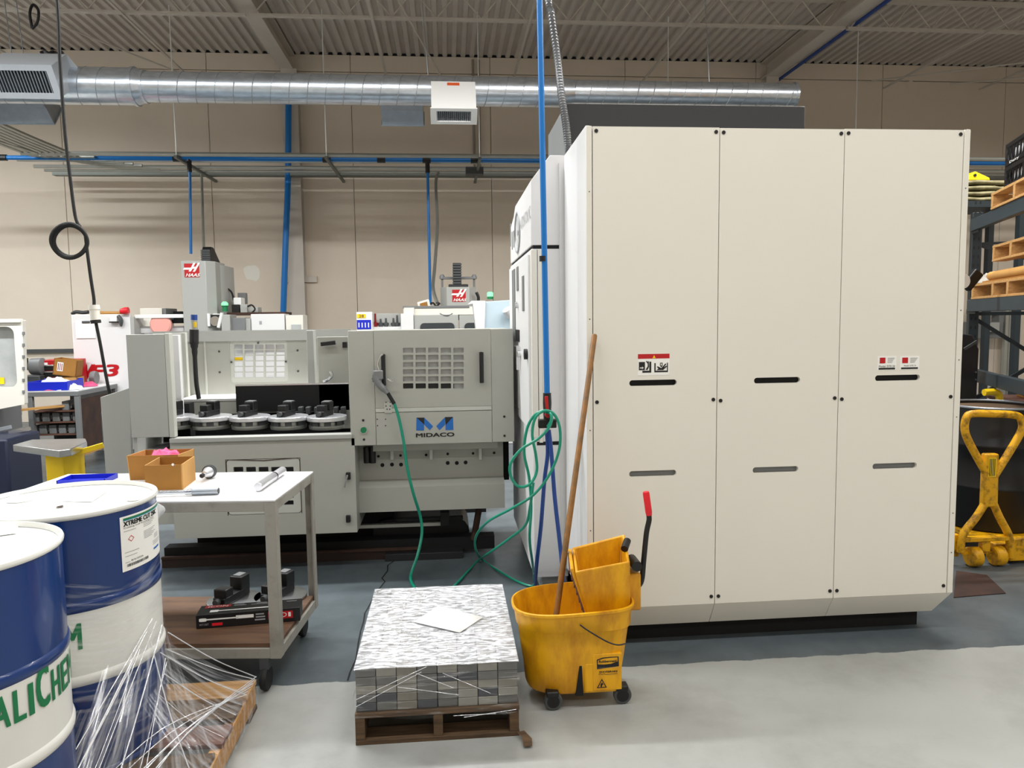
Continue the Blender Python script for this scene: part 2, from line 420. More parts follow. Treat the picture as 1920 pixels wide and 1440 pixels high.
# walls
wb = MB().box(X0, X1, YW+.03, YW+.3, 0, ZC-.002).build('wall_back', 'joint_grey'); tag(wb, 'cream painted precast panel wall', None, kind='structure')
sx0 = at(390, 200, YW).x; step = 2.34
edges = [X0]+[sx0+step*k for k in range(-2, 7) if X0 < sx0+step*k < X1]+[X1]
zj = at(1700, 152, YW).z
for a, c in zip(edges[:-1], edges[1:]):
    part('wall_panel', 'wall_paint', wb, (a+.004, c-.004, YW, YW+.04, 0, zj-.006), bev=.004)
    part('wall_panel', 'wall_paint', wb, (a+.004, c-.004, YW, YW+.04, zj+.006, ZC), bev=.004)
part('steel_column', 'steel_paint', wb, (-2.62, -2.36, YW-.02, YW, 0, 5.75), (-2.62, -2.36, YW-.22, YW-.2, 0, 5.75), (-2.5, -2.48, YW-.2, YW-.02, 0, 5.75))
part('steel_column', 'steel_paint', wb, (5.6, 5.82, YW-.02, YW, 0, 5.75), (5.6, 5.82, YW-.22, YW-.2, 0, 5.75), (5.7, 5.72, YW-.2, YW-.02, 0, 5.75))
part('column_bracket', 'steel_paint', wb, (-2.78, -2.18, YW-.06, YW-.0, at(570, 524, YW).z-.05, at(570, 524, YW).z+.05))
q = at(888, 200, YW-.04); MB().tube([(q.x, YW-.04, 4.2), (q.x, YW-.04, ZC-.05)], .02, 6).build('wall_conduit', 'joint_grey', wb); MB().tube([(q.x+.1, YW-.04, 4.2), (q.x+.1, YW-.04, ZC-.05)], .014, 6).build('wall_conduit', 'joint_grey', wb)
part('wall_pipe', 'grey_dark', wb, (X0, -3.2, YW-.06, YW-.005, at(80, 658, YW).z-.03, at(80, 658, YW).z+.03))
for px, py, r_ in ((704, 265, .13), (472, 512, .15), (1706, 160, .09)):     # patched spots in the wall
    c = at(px, py, YW-.002); b_ = MB()
    b_.plate([(c.x+r_*random.uniform(.75, 1.1)*math.cos(t*.52), c.z+r_*random.uniform(.75, 1.1)*math.sin(t*.52)) for t in range(12)], [], front(YW-.002), .003)
    b_.build('wall_patch', 'wall_paint' if py != 512 else 'machine_cream', wb)
for nm, bx in (('wall_left', (X0-.2, X0, YB, YW, 0, ZC+.05)), ('wall_right', (X1, X1+.2, YB, YW, 0, ZC+.05)), ('wall_front', (X0, X1, YB-.2, YB, 0, ZC+.05))):
    o = MB().box(*bx).build(nm, 'wall_paint'); tag(o, 'cream painted hall wall', None, kind='structure')

# ================================================================ OVERHEAD: duct, conduits, drops
YD = 9.0
def zd(x, y): return at(x, y, YD)
du = thing('air_duct', 'long spiral galvanised air duct hung under the roof', 'duct', (0, YD, 4.2))
c_l = (zd(200, 128)+zd(200, 197))/2; r_l = (zd(200, 128)-zd(200, 197)).length/2
c_m = (zd(640, 140)+zd(640, 196))/2; r_m = (zd(640, 140)-zd(640, 196)).length/2
c_r = (zd(1490, 157)+zd(1490, 200))/2; r_r = (zd(1490, 157)-zd(1490, 200)).length/2
zl = c_m.z; xl0 = X0+1.0; xl1 = zd(258, 160).x; xl2 = zd(272, 160).x; xr1 = zd(1050, 170).x; xr2 = zd(1075, 170).x; xre = zd(1488, 175).x
def duct_len(nm, xa, xb, r, zc, zc2=None, m='galv', seg=40):
    b_ = MB().tube([(xa, YD, zc), (xb, YD, zc2 or zc)], [r, r] if not isinstance(r, list) else r, seg); return b_.build(nm, m, du)
duct_len('wide_duct', xl0, xl1, r_l, zl); duct_len('reducer', xl1-.02, xl2, [r_l+.004, r_m+.004], zl); duct_len('narrow_duct', xl2-.01, xr1, r_m, zl)
duct_len('reducer', xr1-.02, xr2, [r_m+.003, r_r+.003], zl, c_r.z); duct_len('end_duct', xr2, xre, r_r, c_r.z)
def seams(xa, xb, r, zc, pitch=.155):
    b_ = MB(); x = xa
    path = []; n = int((xb-xa)/pitch)
    for i in range(n*16+1):
        a = 2*math.pi*i/16; path.append((xa+pitch*i/16, YD-(r+.001)*math.cos(a), zc+(r+.001)*math.sin(a)))
    b_.tube(path, .006, 4); b_.build('lock_seam', 'galv_dull', du)
seams(-8.0, xl1-.04, r_l, zl, .2); seams(xl2, xr1-.04, r_m, zl, .205); seams(xr2, xre-.05, r_r, c_r.z, .19)
for x, r_, z in ((xl1-.02, r_l, zl), (xl2, r_m, zl), (xre, r_r, c_r.z)):
    MB().tube([(x-.015, YD, z), (x+.015, YD, z)], r_+.012, 40).build('collar', 'galv', du)
# side registers: tapered hood from the duct down to a grille box
def register(label, cx, w, end, ang, hh, ln, mt, side=-1, flare=1.0, sticker=False):
    """box vent: grille at the lower end, tilted by ang below the horizontal; side -1 faces the camera, +1 the far wall"""
    t = thing('vent_box', label, 'air vent', (cx, end[0], end[1]), 0, 'vent boxes on the air duct')
    ang = R(ang); d = Vector((0, side*math.cos(ang), -math.sin(ang))); u = Vector((0, side*math.sin(ang), math.cos(ang))); xx = Vector((1, 0, 0))
    c2 = Vector((cx, end[0], end[1])); c1 = c2-d*ln; c0 = Vector((cx, YD, zl))
    V = []
    for c, hw, h_ in ((c0, w/2*flare, hh*.8), (c1, w/2, hh), (c2, w/2, hh)):
        V += [c-xx*hw-u*h_, c+xx*hw-u*h_, c+xx*hw+u*h_, c-xx*hw+u*h_]
    b_ = MB(); b_.add(V, [[0, 1, 5, 4], [1, 2, 6, 5], [2, 3, 7, 6], [3, 0, 4, 7], [4, 5, 9, 8], [5, 6, 10, 9], [6, 7, 11, 10], [7, 4, 8, 11]])
    b_.build('hood', mt, t, angle=20)
    g = MB(); mp = lambda a, b, k=0: tuple(c2+xx*a+u*b+d*(-k))
    mg = hh*.3
    g.plate(rect(-w/2-.012, w/2+.012, -hh-.012, hh+.012), [rect(-w/2+.06, w/2-.06, -hh+mg, hh-mg)], lambda a, b, k: mp(a, b, k-.012), .012); g.build('grille_frame', mt, t)
    MB().obox(c2-d*.05, xx*(w/2-.05), u*(hh-mg+.01), d*.004).build('grille_backing', 'black_matt', t)
    nsl = 17
    for k in range(nsl):
        a = -w/2+.06+(w-.12)*(k+.5)/nsl
        MB().obox(c2+xx*a-d*.012, xx*.005, u*(hh-mg), d*.014).build('slat', 'galv_dull', t)
    if sticker:
        f = c1+d*.04+u*(hh+.002); MB().obox(f, xx*.07, d*.02, u*.001).build('orange_sticker', 'orange', t)
    return t
wpx = zd(893, 190).x-zd(807, 190).x
def ez(px, py, Y): q = at(px, py, Y); return (Y, q.z)
register('white box vent with a slatted grille in the middle of the duct', zd(850, 190).x, wpx-.03, ez(850, 217, 8.75), 62, .115, .4, 'white_paint', sticker=True)
register('grey galvanised vent with slatted grille at the left end of the duct', at(52, 150, 8.55).x-.04, .66, ez(52, 153, 8.55), 35, .165, .42, 'vent_grey', flare=1.35)
register('small grey vent facing the wall left of the white vent', zd(752, 210).x, .5, ez(752, 222, 9.45), 40, .13, .2, 'galv_dull', 1, 1.0, True)
register('dark grey vent facing the wall under the left end of the duct', zd(0, 215).x, .8, ez(20, 216, 9.45), 40, .15, .2, 'galv_dull', 1, 1.0)
for px, top in ((24, 108), (46, 108), (803, 145), (1330, 152)):          # hanger wires of the duct
    x = zd(px, top).x; z = zl+ (r_r if px > 1000 else r_m)
    MB().tube([(x, YD, z), (x-.1, YD, ZC)], .006, 5).build('hanger_wire', 'galv_dull', du)

# conduit rack that runs along the wall, bracketed off it
ZT = at(640, 291, 11.2).z
ct = thing('conduit_rack', 'rack of grey conduits bracketed off the wall under the duct', 'conduits', (0, 12, ZT))
for i, (y, r_) in enumerate(((11.2, .032), (11.66, .022), (12.1, .028), (12.4, .022))):
    MB().tube([(-6.2 if i else -5.9, y, ZT), (X1-.2, y, ZT)], r_, 8).build('conduit', 'conduit', ct)
part('cable_tray', 'strut', ct, (-6.2, X1-.3, 12.62, 12.74, ZT-.03, ZT+.03))
for px in (333, 613, 899, 1250, 1600):
    x = at(px, 292, 11.2).x
    MB().box(x-.02, x+.02, 11.1, YW-.02, ZT-.075, ZT-.035).build('bracket', 'strut', ct)
    MB().tube([(x, 11.15, ZT-.05), (x, 11.15, ZC)], .008, 5).build('hanger_rod', 'white_paint', ct)
for k in range(8):                                                  # bundle that turns towards the camera on the left
    x = -5.9+.085*k
    MB().tube(spl([(x, 4.0, ZT+.02), (x, 8, ZT+.02), (x, 11.0-.05*k, ZT+.02), (x+.22, 11.35+.1*k, ZT), (x+.9, 11.4+.12*k, ZT)], 6), .026, 6).build('bundled_conduit', 'conduit', ct)
MB().tube([(-6.9, 4, ZT), (-5.6, 11.6, ZT)], .02, 6).build('bundled_conduit', 'conduit', ct)
part('junction_box', 'grey_dark', ct, (at(873, 318, 12).x, at(906, 318, 12).x, 11.9, 12.1, ZT-.12, ZT-.01), bev=.005)
al = thing('compressed_air_line', 'blue compressed air line running along the conduit rack', 'pipe', (0, 11.4, ZT))
MB().tube([(-7.2, 11.45, ZT-.01), (X1-.3, 11.45, ZT-.01)], .032, 10).build('pipe', 'pipe_blue', al)
for px in (5, 333, 613, 715, 800, 890):
    x = at(px, 303, 11.45).x; MB().tube([(x-.06, 11.45, ZT-.01), (x+.06, 11.45, ZT-.01)], .045, 10).build('coupling', 'black', al)
def drop(label, pa, pb, Y, r=.021, m='pipe_blue'):
    t = thing('air_drop', label, 'pipe', tuple(at(*pb, Y)))
    a = at(*pa, Y); b_ = at(*pb, Y)
    MB().tube([(a.x, Y, ZT), a, b_], r, 8).build('pipe', m, t)
    MB().tube([(a.x, Y, ZT-.2), (a.x, Y, ZT-.02)], r*1.6, 8).build('fitting', 'black', t)
drop('thin blue air drop left of the left milling head', (356, 330), (358, 476), 11.45)
drop('thin blue air drop left of the right milling head', (802, 330), (807, 572), 11.45)
t = thing('wall_pipe', 'thick blue pipe running down beside the steel column', 'pipe', tuple(at(531, 588, 12.6)))
MB().tube(spl([at(541, 150, 12.7), at(540, 330, 12.65), at(536, 440, 12.6), at(531, 588, 12.6)], 5), .05, 10).build('pipe', 'pipe_blue', t)
t = MB().tube(spl([at(378, 326, 11.9), at(380, 400, 11.6), at(382, 465, 10.6)], 6), .02, 7).build('flex_cable', 'conduit'); tag(t, 'pale flexible cable dropping to the left milling head', 'cable')
t = MB().tube(spl([at(822, 324, 11.8), at(817, 345, 11.6), at(820, 420, 11.2), at(815, 500, 10.6), at(812, 540, 10.2), at(820, 568, 10)], 8), .024, 7).build('flex_cable', 'conduit'); tag(t, 'grey curving flexible cable beside the right milling head', 'cable')

# black cable with a coil and an inline connector, hung in front of the left mill
t = thing('power_cable', 'black hanging power cable with a tied coil and beige connector', 'cable', tuple(at(205, 738, 5.05)))
Yc = 5.05
pa = [Vector((at(104, -40, Yc).x-.05, Yc, ZC-.44)), at(104, -40, Yc), at(112, 110, Yc), at(121, 240, Yc), at(131, 330, Yc), at(141, 405, Yc), at(150, 425, Yc)]
MB().tube(spl(pa, 6), .0105, 8).build('cable', 'rubber', t)
cc = at(131, 452, Yc); rx = (at(163, 452, Yc)-at(99, 452, Yc)).length/2
for k, (dr, dy) in enumerate(((0, 0), (-.007, .009), (.006, -.008))):
    MB().tube([cc+Vector(((rx+dr)*math.cos(a), dy+.006*math.sin(3*a+k), (rx+dr)*math.sin(a))) for a in np.linspace(0, 2*math.pi, 40)[:-1]], .0105, 8, closed=True).build('coil_turn', 'rubber', t)
MB().tube(spl([at(160, 440, Yc), at(164, 475, Yc), at(170, 520, Yc), at(176, 560, Yc), at(176, 576, Yc)], 5), .0105, 8).build('cable', 'rubber', t)
a = at(176, 572, Yc); b_ = at(179, 600, Yc)
MB().tube([a, a.lerp(b_, .3), a.lerp(b_, .32), b_], [.034, .034, .03, .03], 14).build('connector', 'machine_cream', t)
c = at(180, 606, Yc); MB().tube([b_, c], .031, 14).build('connector_nut', 'rubber', t)
MB().tube(spl([c, at(188, 645, Yc), at(197, 695, Yc), at(205, 735, Yc), at(212, 760, Yc+.1), at(220, 800, Yc+.12)], 5), .0105, 8).build('cable', 'rubber', t)
t = MB().tube(spl([at(77, 101, 9.0), at(85, 98, 9.0), at(92, 102, 8.95), at(100, 99, 9.0), at(108, 103, 9.0), at(118, 98, 9.0)], 5), .028, 7).build('cable_bundle', 'black'); tag(t, 'black bundle of cable lying above the left duct vent', 'cable')
# short loop of black cable by the roof
t = MB().tube(spl([at(60, 52, 8.5), at(56, 25, 8.5), at(62, 9, 8.5), at(72, 20, 8.5), at(70, 42, 8.5), at(60, 54, 8.5)], 8), .015, 6).build('cable_loop', 'black'); tag(t, 'small loop of black cable hanging from the roof top left', 'cable')
# ================================================================ THE LARGE CREAM MACHINE
YF = 3.40
mc = thing('machining_center', 'tall cream machine cabinet with three panels beside the mop bucket', 'machine', (1.57, 4.2, 0))
ZB, ZTOP = .213, 2.475
xs_ = [.676, 1.271, 1.872, 2.463]
part('cabinet_body', 'machine_cream', mc, (.66, 2.48, YF+.05, 4.0, ZB+.01, ZTOP-.012))
part('side_panel', 'machine_white', mc, (.645, .665, YF+.001, 4.01, ZB, ZTOP), bev=.003)
part('side_panel', 'machine_white', mc, (2.478, 2.497, YF+.001, 4.01, ZB, ZTOP), bev=.003)
part('corner_post', 'machine_cream', mc, (.647, .674, YF, YF+.05, ZB, ZTOP-.002), bev=.002)
part('corner_post', 'machine_cream', mc, (2.466, 2.496, YF, YF+.05, ZB, ZTOP-.002), bev=.002)
part('slot_shade_backing', 'black_matt', mc, (.674, 2.466, YF+.021, YF+.05, ZB, ZTOP-.01))  # black sheet, the shade inside the slot recesses put into colour
ps = []
for i in range(3):
    a, c = xs_[i]+.0018, xs_[i+1]-.0018; cx = (.963, 1.567, 2.171)[i]
    zt = ZTOP-(.004 if i != 1 else .006)
    up = rrect(cx-.115, cx+.113, 1.2845, 1.3125, .0138, 7); dn = rrect(cx-.115, cx+.113, .852, .8805, .0138, 7)
    b_ = MB().plate(rect(a, c, ZB+.002, zt), [up, dn], front(YF), .018); fp = b_.build('front_panel', 'machine_cream', mc, bev=.0015)
    ps.append(fp)
    part('slot_tray', 'grey_mid', fp, (cx-.13, cx+.13, YF+.0185, YF+.0205, .84, .9))
    for bx in (a+.016, c-.016):
        for bz in (zt-.02, 1.213-.006*i, .252):
            disc('bolt', 'black', fp, (bx, YF, bz), .0088, .003)
for bz in (2.2, 1.62, 1.38, 1.1, .62, .42):
    disc('rivet', 'grey_dark', mc, (.661, YF, bz-.02), .003, .001, 8); disc('rivet', 'grey_dark', mc, (2.481, YF, bz), .003, .001, 8)
# bevelled kick strip under the panels
yk, zk = YF+.072, .094
for i in range(3):
    a, c = (.648, xs_[1], xs_[2])[i]+.001, (xs_[1], xs_[2], 2.495)[i]-.001
    c2 = c if i < 2 else c-.055
    b_ = MB().add([(a, YF+.002, ZB), (c, YF+.002, ZB), (c2, yk, zk), (a, yk, zk), (a, YF+.3, ZB), (c, YF+.3, ZB), (c2, YF+.3, zk), (a, YF+.3, zk)],
                  [[0, 1, 2, 3], [4, 7, 6, 5], [0, 4, 5, 1], [3, 2, 6, 7], [0, 3, 7, 4], [1, 5, 6, 2]])
    b_.build('kick_strip', 'machine_cream', mc, bev=.0015)
part('base', 'black_matt', mc, (.74, 2.4, YF+.13, 5.4, 0, .21))  # matt black block set forward to colour in the shade under the machine
part('rear_body', 'machine_white', mc, (.62, 2.46, 4.03, 5.5, .2, 2.44))
part('top_box', 'charcoal', mc, (.708, 2.121, 4.3, 5.02, 2.43, 2.828), bev=.004)
part('top_box_side', 'grey_mid', mc, (.7, .709, 4.302, 5.018, 2.45, 2.822))
# warning label
wl = [at(1196, 664, YF), at(1255, 703, YF)]; u0, u1, v1, v0 = wl[0].x, wl[1].x, wl[0].z, wl[1].z; W, H = u1-u0, v1-v0
yl = YF-.001; lb = MB().plate(rect(u0, u1, v0, v1), [], front(yl), .001).build('warning_label', 'label_white', ps[0])
MB().plate(rect(u0, u1, v1-.22*H, v1), [], front(yl-.0006), .0005).build('label_header', 'red', lb)
MB().plate([(u0+.46*W, v1-.2*H), (u0+.56*W, v1-.2*H), (u0+.51*W, v1-.06*H)], [], front(yl-.0012), .0005).build('label_triangle', 'yellow_clean', lb)
pk = MB(); fr = front(yl-.0012)
def P_(pts): return [(u0+a*W, v0+b*H) for a, b in pts]
pk.plate(P_([(.03, .25), (.22, .25), (.22, .63), (.03, .63)]), [P_([(.06, .33), (.13, .33), (.13, .29), (.19, .36), (.13, .42), (.13, .38), (.06, .38)])], fr, .0005)
pk.plate(P_([(.14, .13), (.42, .13), (.42, .64), (.36, .64), (.36, .22), (.14, .22)]), [], fr, .0005)
pk.plate(P_([(.24, .27), (.3, .25), (.35, .4), (.34, .66), (.31, .66), (.31, .42)]), [], fr, .0005)
pk.plate(P_([(.25, .66), (.28, .68), (.33, .57), (.31, .55)]), [], fr, .0005)
pk.plate(P_([(.52, .14), (.95, .14), (.95, .58), (.92, .58), (.92, .21), (.56, .21), (.56, .57), (.52, .57)]), [], fr, .0005)
pk.plate(P_([(.59, .24), (.8, .24), (.92, .4), (.9, .44), (.82, .36), (.9, .52), (.87, .54), (.74, .33), (.62, .42), (.6, .39), (.65, .31)]), [], fr, .0005)
pk.plate(P_([(.7, .44), (.73, .38), (.75, .38), (.78, .44), (.78, .58), (.7, .58)]), [P_([(.72, .45), (.76, .45), (.76, .55), (.72, .55)])], fr, .0005)
pk.build('label_pictogram', 'print_black', lb)
# two maker's plates on the third panel
for (xa, ya, xb, yb), wide in (((1646, 668, 1680, 694), 1), ((1688, 668, 1723, 693), 0)):
    a = at(xa, ya, YF); c = at(xb, yb, YF); u0, u1, v1, v0 = a.x, c.x, a.z, c.z; W, H = u1-u0, v1-v0
    lb = MB().plate(rect(u0, u1, v0, v1), [], front(yl), .001).build('maker_plate', 'label_white', ps[2])
    MB().plate(P_([(.1, .5), (.4, .5), (.4, .9), (.1, .9)]), [], fr, .0005).build('plate_logo', 'red', lb)
    k = MB(); k.plate(P_([(.05, .06), (.93, .06), (.93, .18), (.05, .18)]), [], fr, .0005)
    if wide: k.text('Model: DTE 24', fr, u0+.06*W, v0+.22*H, u0+.92*W, v0+.36*H)
    else: k.text('Model: DTE 24', fr, u0+.2*W, v0+.26*H, u0+.82*W, v0+.36*H)
    k.build('plate_print', 'print_black', lb)
    k = MB()
    for q in range(4): k.plate(P_([(.52, .84-.1*q), (.52+.38*(1-.12*q), .84-.1*q), (.52+.38*(1-.12*q), .875-.1*q), (.52, .875-.1*q)]), [], fr, .0005)
    k.build('plate_lines', 'print_grey', lb)
# door-side cabinet that steps out to the left behind the big panel
YC = 4.05
def cx(px, py): return at(px, py, YC)
e0 = cx(995, 345); xe = e0.x
prof = [(xe, 2.005), (xe, cx(994, 339).z), (cx(1031, 291).x, cx(1031, 291).z), (.66, cx(1031, 291).z), (.66, 2.005)]
yf1 = atx(966, 389, xe).y; yf2 = atx(957, 440, xe).y
MB().prism(prof, 'y', YC, yf1).build('upper_cabinet', 'machine_white', mc, bev=.003)
MB().prism([(yf1, 2.005), (yf1, cx(994, 339).z), (yf1+.12, cx(994, 339).z-.05), (yf2, cx(994, 339).z-.1), (yf2, 2.005)], 'x', xe, .66).build('upper_cabinet_end', 'machine_white', mc, bev=.003)
part('lower_cabinet', 'machine_white', mc, (xe, .66, YC, yf2+.02, .15, 1.985), bev=.003)
part('cabinet_gap', 'black_matt', mc, (xe+.01, .655, YC+.006, yf2, 1.98, 2.01))
part('door_frame', 'machine_cream', mc, (xe-.003, xe+.03, YC-.004, YC+.03, .95, 1.98), bev=.002)
part('door_frame', 'machine_cream', mc, (xe+.034, xe+.055, YC-.006, YC+.03, .92, 1.98), bev=.002)
part('door_frame', 'grey_mid', mc, (xe+.031, xe+.034, YC-.0015, YC+.03, .92, 1.98))
part('lower_gap', 'black_matt', mc, (xe+.02, .66, YC-.002, YC+.02, .905, .925))
# sloping lower edge of the side
part('cabinet_foot', 'machine_grey', mc, (xe+.05, .66, YC+.05, yf2, .03, .16))
# things on the cabinet's left side
def side(name, m, y0, y1, z0, z1, t=.012, bev=.002, hole=None):
    return part(name, m, mc, (xe-t, xe+.002, y0, y1, z0, z1), bev=bev)
def sy(px, py): q = atx(px, py, xe); return q.y, q.z
for px, ya, yb in ((958, 405, 470), (961, 420, 476), (964, 418, 472), (967, 412, 470)):
    y, z0 = sy(px, yb); _, z1 = sy(px, ya); side('vent_slot', 'grey_mid', y-.02, y+.02, z0+.03, z1-.05, .003, 0)
y, zc = sy(971, 436)
b_ = MB().tube([(xe-.002, y+.16*math.cos(a), zc+.125*math.sin(a)) for a in np.linspace(0, 2*math.pi, 25)[:-1]], .009, 5, closed=True); b_.build('round_emblem', 'print_grey', mc)
mpL = lambda u, v, w=0: (xe-.004, u, v)
b_ = MB(); b_.text('H', mpL, y+.05, zc-.1, y-.05, zc+.1); b_.text('AUTOMATION, INC.', mpL, y-.2, zc-.02, y-.75, zc+.06); b_.build('emblem_lettering', 'print_grey', mc)
y0, za = sy(987, 720); y1, zb = sy(967, 520)
side('door', 'machine_white', YC+.06, yf2-.04, .98, 1.96, .015)
for (xa, ya, xb, yb), m_ in (((966, 505, 971, 640), 'grey_mid'), ((974, 500, 977, 545), 'grey_mid'), ((985, 517, 988, 583), 'grey_mid'), ((973, 618, 979, 640), 'black'), ((970, 650, 978, 760), 'window_grey')):
    p0 = sy(xa, (ya+yb)/2); p1 = sy(xb, (ya+yb)/2); side('door_inset', m_, p1[0], p0[0], sy((xa+xb)/2, yb)[1], sy((xa+xb)/2, ya)[1], .021, .002)
for px, py in ((976, 572), (981, 664), (994, 664)):
    y, z = sy(px, py); b_ = MB().cyl((xe-.035, y, z), (xe-.01, y, z), .02 if px < 990 else .03, 12); b_.build('latch', 'chrome' if px < 990 else 'black', mc)
y, z = sy(980, 663); MB().bar((xe-.03, y, z-.1), (xe-.03, y, z+.05), .02, .02).build('latch_lever', 'chrome', mc)

# ================================================================ COMPRESSED AIR DROP, VALVE AND HOSES
YP = 3.66
t = thing('air_supply_pipe', 'thick blue vertical air pipe with a red valve handle before the cream machine', 'pipe', tuple(at(1027, 800, YP)))
p0 = at(1026, 748, YP); top = at(1011, -30, YP); d = (top-p0).normalized()
MB().tube([p0, p0+d*((ZC-p0.z)/d.z)], .0145, 14).build('pipe', 'pipe_blue', t)
c = at(1018, 485, YP); MB().tube([c-d*.013, c+d*.013], .018, 14).build('pipe_clamp', 'black', t)
c = at(1026, 770, YP)
MB().tube([p0+Vector((0, 0, .03)), p0-Vector((0, 0, .02)), c-Vector((0, 0, .05))], [.02, .022, .018], 12).build('valve_body', 'black', t)
part('valve_block', 'black', t, (c.x-.045, c.x+.045, YP-.02, YP+.025, at(1026, 802, YP).z, at(1026, 786, YP).z), bev=.005)
q0 = at(1027, 778, YP-.03); q1 = at(1024, 743, YP-.035)
MB().bar(q0, q1, .016, .006, (0, 1, 0)).build('valve_handle', 'red', t, bev=.002)
MB().cyl(q0-Vector((0, .012, 0)), q0+Vector((0, .02, 0)), .014, 12).build('valve_stem', 'red', t)
def hose(label, path, r, m, n=8, nm='air_hose'):
    o = MB().tube(spl(path, n), r, 8).build(nm, m); return tag(o, label, 'hose')
hose('dark blue hose hanging from the red valve, left strand to the floor', [at(1025, 806, YP), at(1027, 850, 3.68), at(1021, 900, 3.7), at(1014, 990, 3.75), at(1006, 1060, 3.85), atz(1004, 1103, .012), atz(1010, 1109, .012)], .0105, 'hose_blue')
hose('dark blue hose hanging from the red valve, right strand behind the mop', [at(1029, 806, YP), at(1034, 850, 3.65), at(1040, 930, 3.62), at(1050, 1020, 3.6), at(1056, 1080, 3.6), atz(1062, 1130, .012), atz(1090, 1130, .012)], .0105, 'hose_blue')
hose('teal air hose looped over the valve and trailing to the floor', [
    at(1027, 800, YP-.03), at(1034, 785, YP-.05), at(1026, 770, YP-.05), at(1003, 778, YP-.04), at(988, 805, YP-.03), at(983, 850, YP-.02), at(992, 895, YP), at(996, 950, YP), at(993, 1010, YP+.05),
    at(999, 1060, 3.95), atz(1001, 1088, .012), atz(998, 1099, .01), atz(970, 1090, .01), atz(935, 1070, .01), atz(905, 1050, .01), at(892, 1030, 4.4), at(893, 1005, 4.1), at(915, 978, 3.85), at(960, 953, 3.7), at(1000, 928, YP-.04), at(1030, 890, YP-.07),
    at(1048, 845, YP-.08), at(1050, 805, YP-.08), at(1040, 778, YP-.07), at(1022, 770, YP-.06), at(1004, 783, YP-.06), at(998, 815, YP-.05), at(1005, 855, YP-.05), at(1006, 885, YP-.05), at(993, 908, YP-.06),
    at(972, 912, YP-.07), at(958, 893, YP-.08), at(958, 868, YP-.09), at(978, 842, YP-.09), at(1010, 822, YP-.09), at(1030, 800, YP-.09), at(1034, 778, YP-.08), at(1022, 772, YP-.03)], .0072, 'teal', 8)
hose('teal air hose dropping from the coil across the floor behind the block pallet', [at(1000, 905, YP-.02), at(994, 950, YP), at(985, 985, YP+.1), at(955, 1010, 3.95), at(920, 1035, 4.15), atz(898, 1050, .02), atz(880, 1068, .01), atz(862, 1088, .01), atz(845, 1105, .01)], .0072, 'teal')
# ribbed flexible conduit from the roof to the machine
pth = spl([Vector((at(1024, -60, 4.6).x-.08, 4.7, ZC-.44)), at(1024, -60, 4.6), at(1034, 30, 4.5), at(1045, 110, 4.4), at(1053, 180, 4.2), at(1062, 240, 4.1), at(1066, 290, 4.08)], 26)
t = MB().tube(pth, [.0225 if i % 2 else .0175 for i in range(len(pth))], 10).build('ribbed_conduit', 'flex_grey'); tag(t, 'ribbed grey metal conduit dropping beside the blue pipe', 'conduit')
# ================================================================ THE PALLET CHANGER (grey-green unit in the middle)
YM = 4.70
pc = thing('pallet_changer', 'grey pallet changer with gridded window, blue logo and open bay of pallets', 'machine', (-.75, 5.2, 0))
def mx_(px, py): return at(px, py, YM)
xa, xb = mx_(654, 700).x, mx_(963, 700).x; zt = 1.547; zb = .822
x1 = mx_(702, 700).x; x2 = mx_(921, 700).x
zs1 = mx_(810, 763).z; zs2 = mx_(810, 771).z
part('cabinet_shell', 'midaco', pc, (xa+.004, xb-.004, YM+.4, YM+.9, zb+.01, zt-.005), (xa+.004, xa+.02, YM+.02, YM+.5, zb+.01, zt-.005), (xb-.02, xb-.004, YM+.02, YM+.5, zb+.01, zt-.005), (xa+.01, xb-.01, YM+.02, YM+.5, zb+.005, zb+.02))
part('left_post', 'midaco', pc, (xa, x1-.001, YM, YM+.03, zb, zt), bev=.003)
part('right_post', 'midaco', pc, (x2+.001, xb, YM, YM+.03, zb, zt), bev=.003)
holes = []
for r_ in range(6):
    for c_ in range(5):
        a = mx_(755.5+23.6*c_, 652+13.4*r_); c = mx_(775+23.6*c_, 661.5+13.4*r_)
        holes.append(rrect(a.x, c.x, c.z, a.z, .004, 2))
dr = MB().plate(rect(x1+.001, x2-.001, zs1, zt), holes, front(YM), .02).build('door', 'midaco', pc)
part('door_pane', 'window_grey', dr, (mx_(750, 700).x, mx_(876, 700).x, YM+.024, YM+.028, mx_(800, 716).z, mx_(800, 648).z))
part('door_pane', 'charcoal', dr, (mx_(750, 700).x, mx_(851, 700).x, YM+.024, YM+.028, mx_(800, 732).z, mx_(800, 716).z))
part('door_pane', 'window_grey', dr, (mx_(850, 700).x, mx_(876, 700).x, YM+.024, YM+.028, mx_(800, 732).z, mx_(800, 716).z))
for k in range(5):
    pxx = 758+k*.8; a = mx_(757, 672+13*k)
    part('inner_bracket', 'midaco_light', dr, (mx_(753, 700).x, mx_(777, 700).x, YM+.0205, YM+.0235, mx_(760, 668+13.2*k).z, mx_(760, 665.5+13.2*k).z)) if k < 4 else None
for px, ya, yb in ((719, 664, 722), (902, 660, 717)):
    a = mx_(px, ya); c = mx_(px, yb)
    h = MB().tube([(a.x, YM-.035, a.z), (a.x, YM-.037, (a.z+c.z)/2), (a.x, YM-.035, c.z)], .0135, 12); h.cyl((a.x, YM-.035, a.z-.01), (a.x, YM, a.z-.01), .012, 10); h.cyl((a.x, YM-.035, c.z+.01), (a.x, YM, c.z+.01), .012, 10)
    h.build('handle', 'black', dr)
part('sill_strip', 'midaco_light', pc, (x1+.001, x2-.001, YM-.004, YM+.03, zs2, zs1-.002), bev=.002)
lp = part('logo_panel', 'midaco', pc, (x1+.001, x2-.001, YM, YM+.03, zb, zs2-.003), bev=.002)
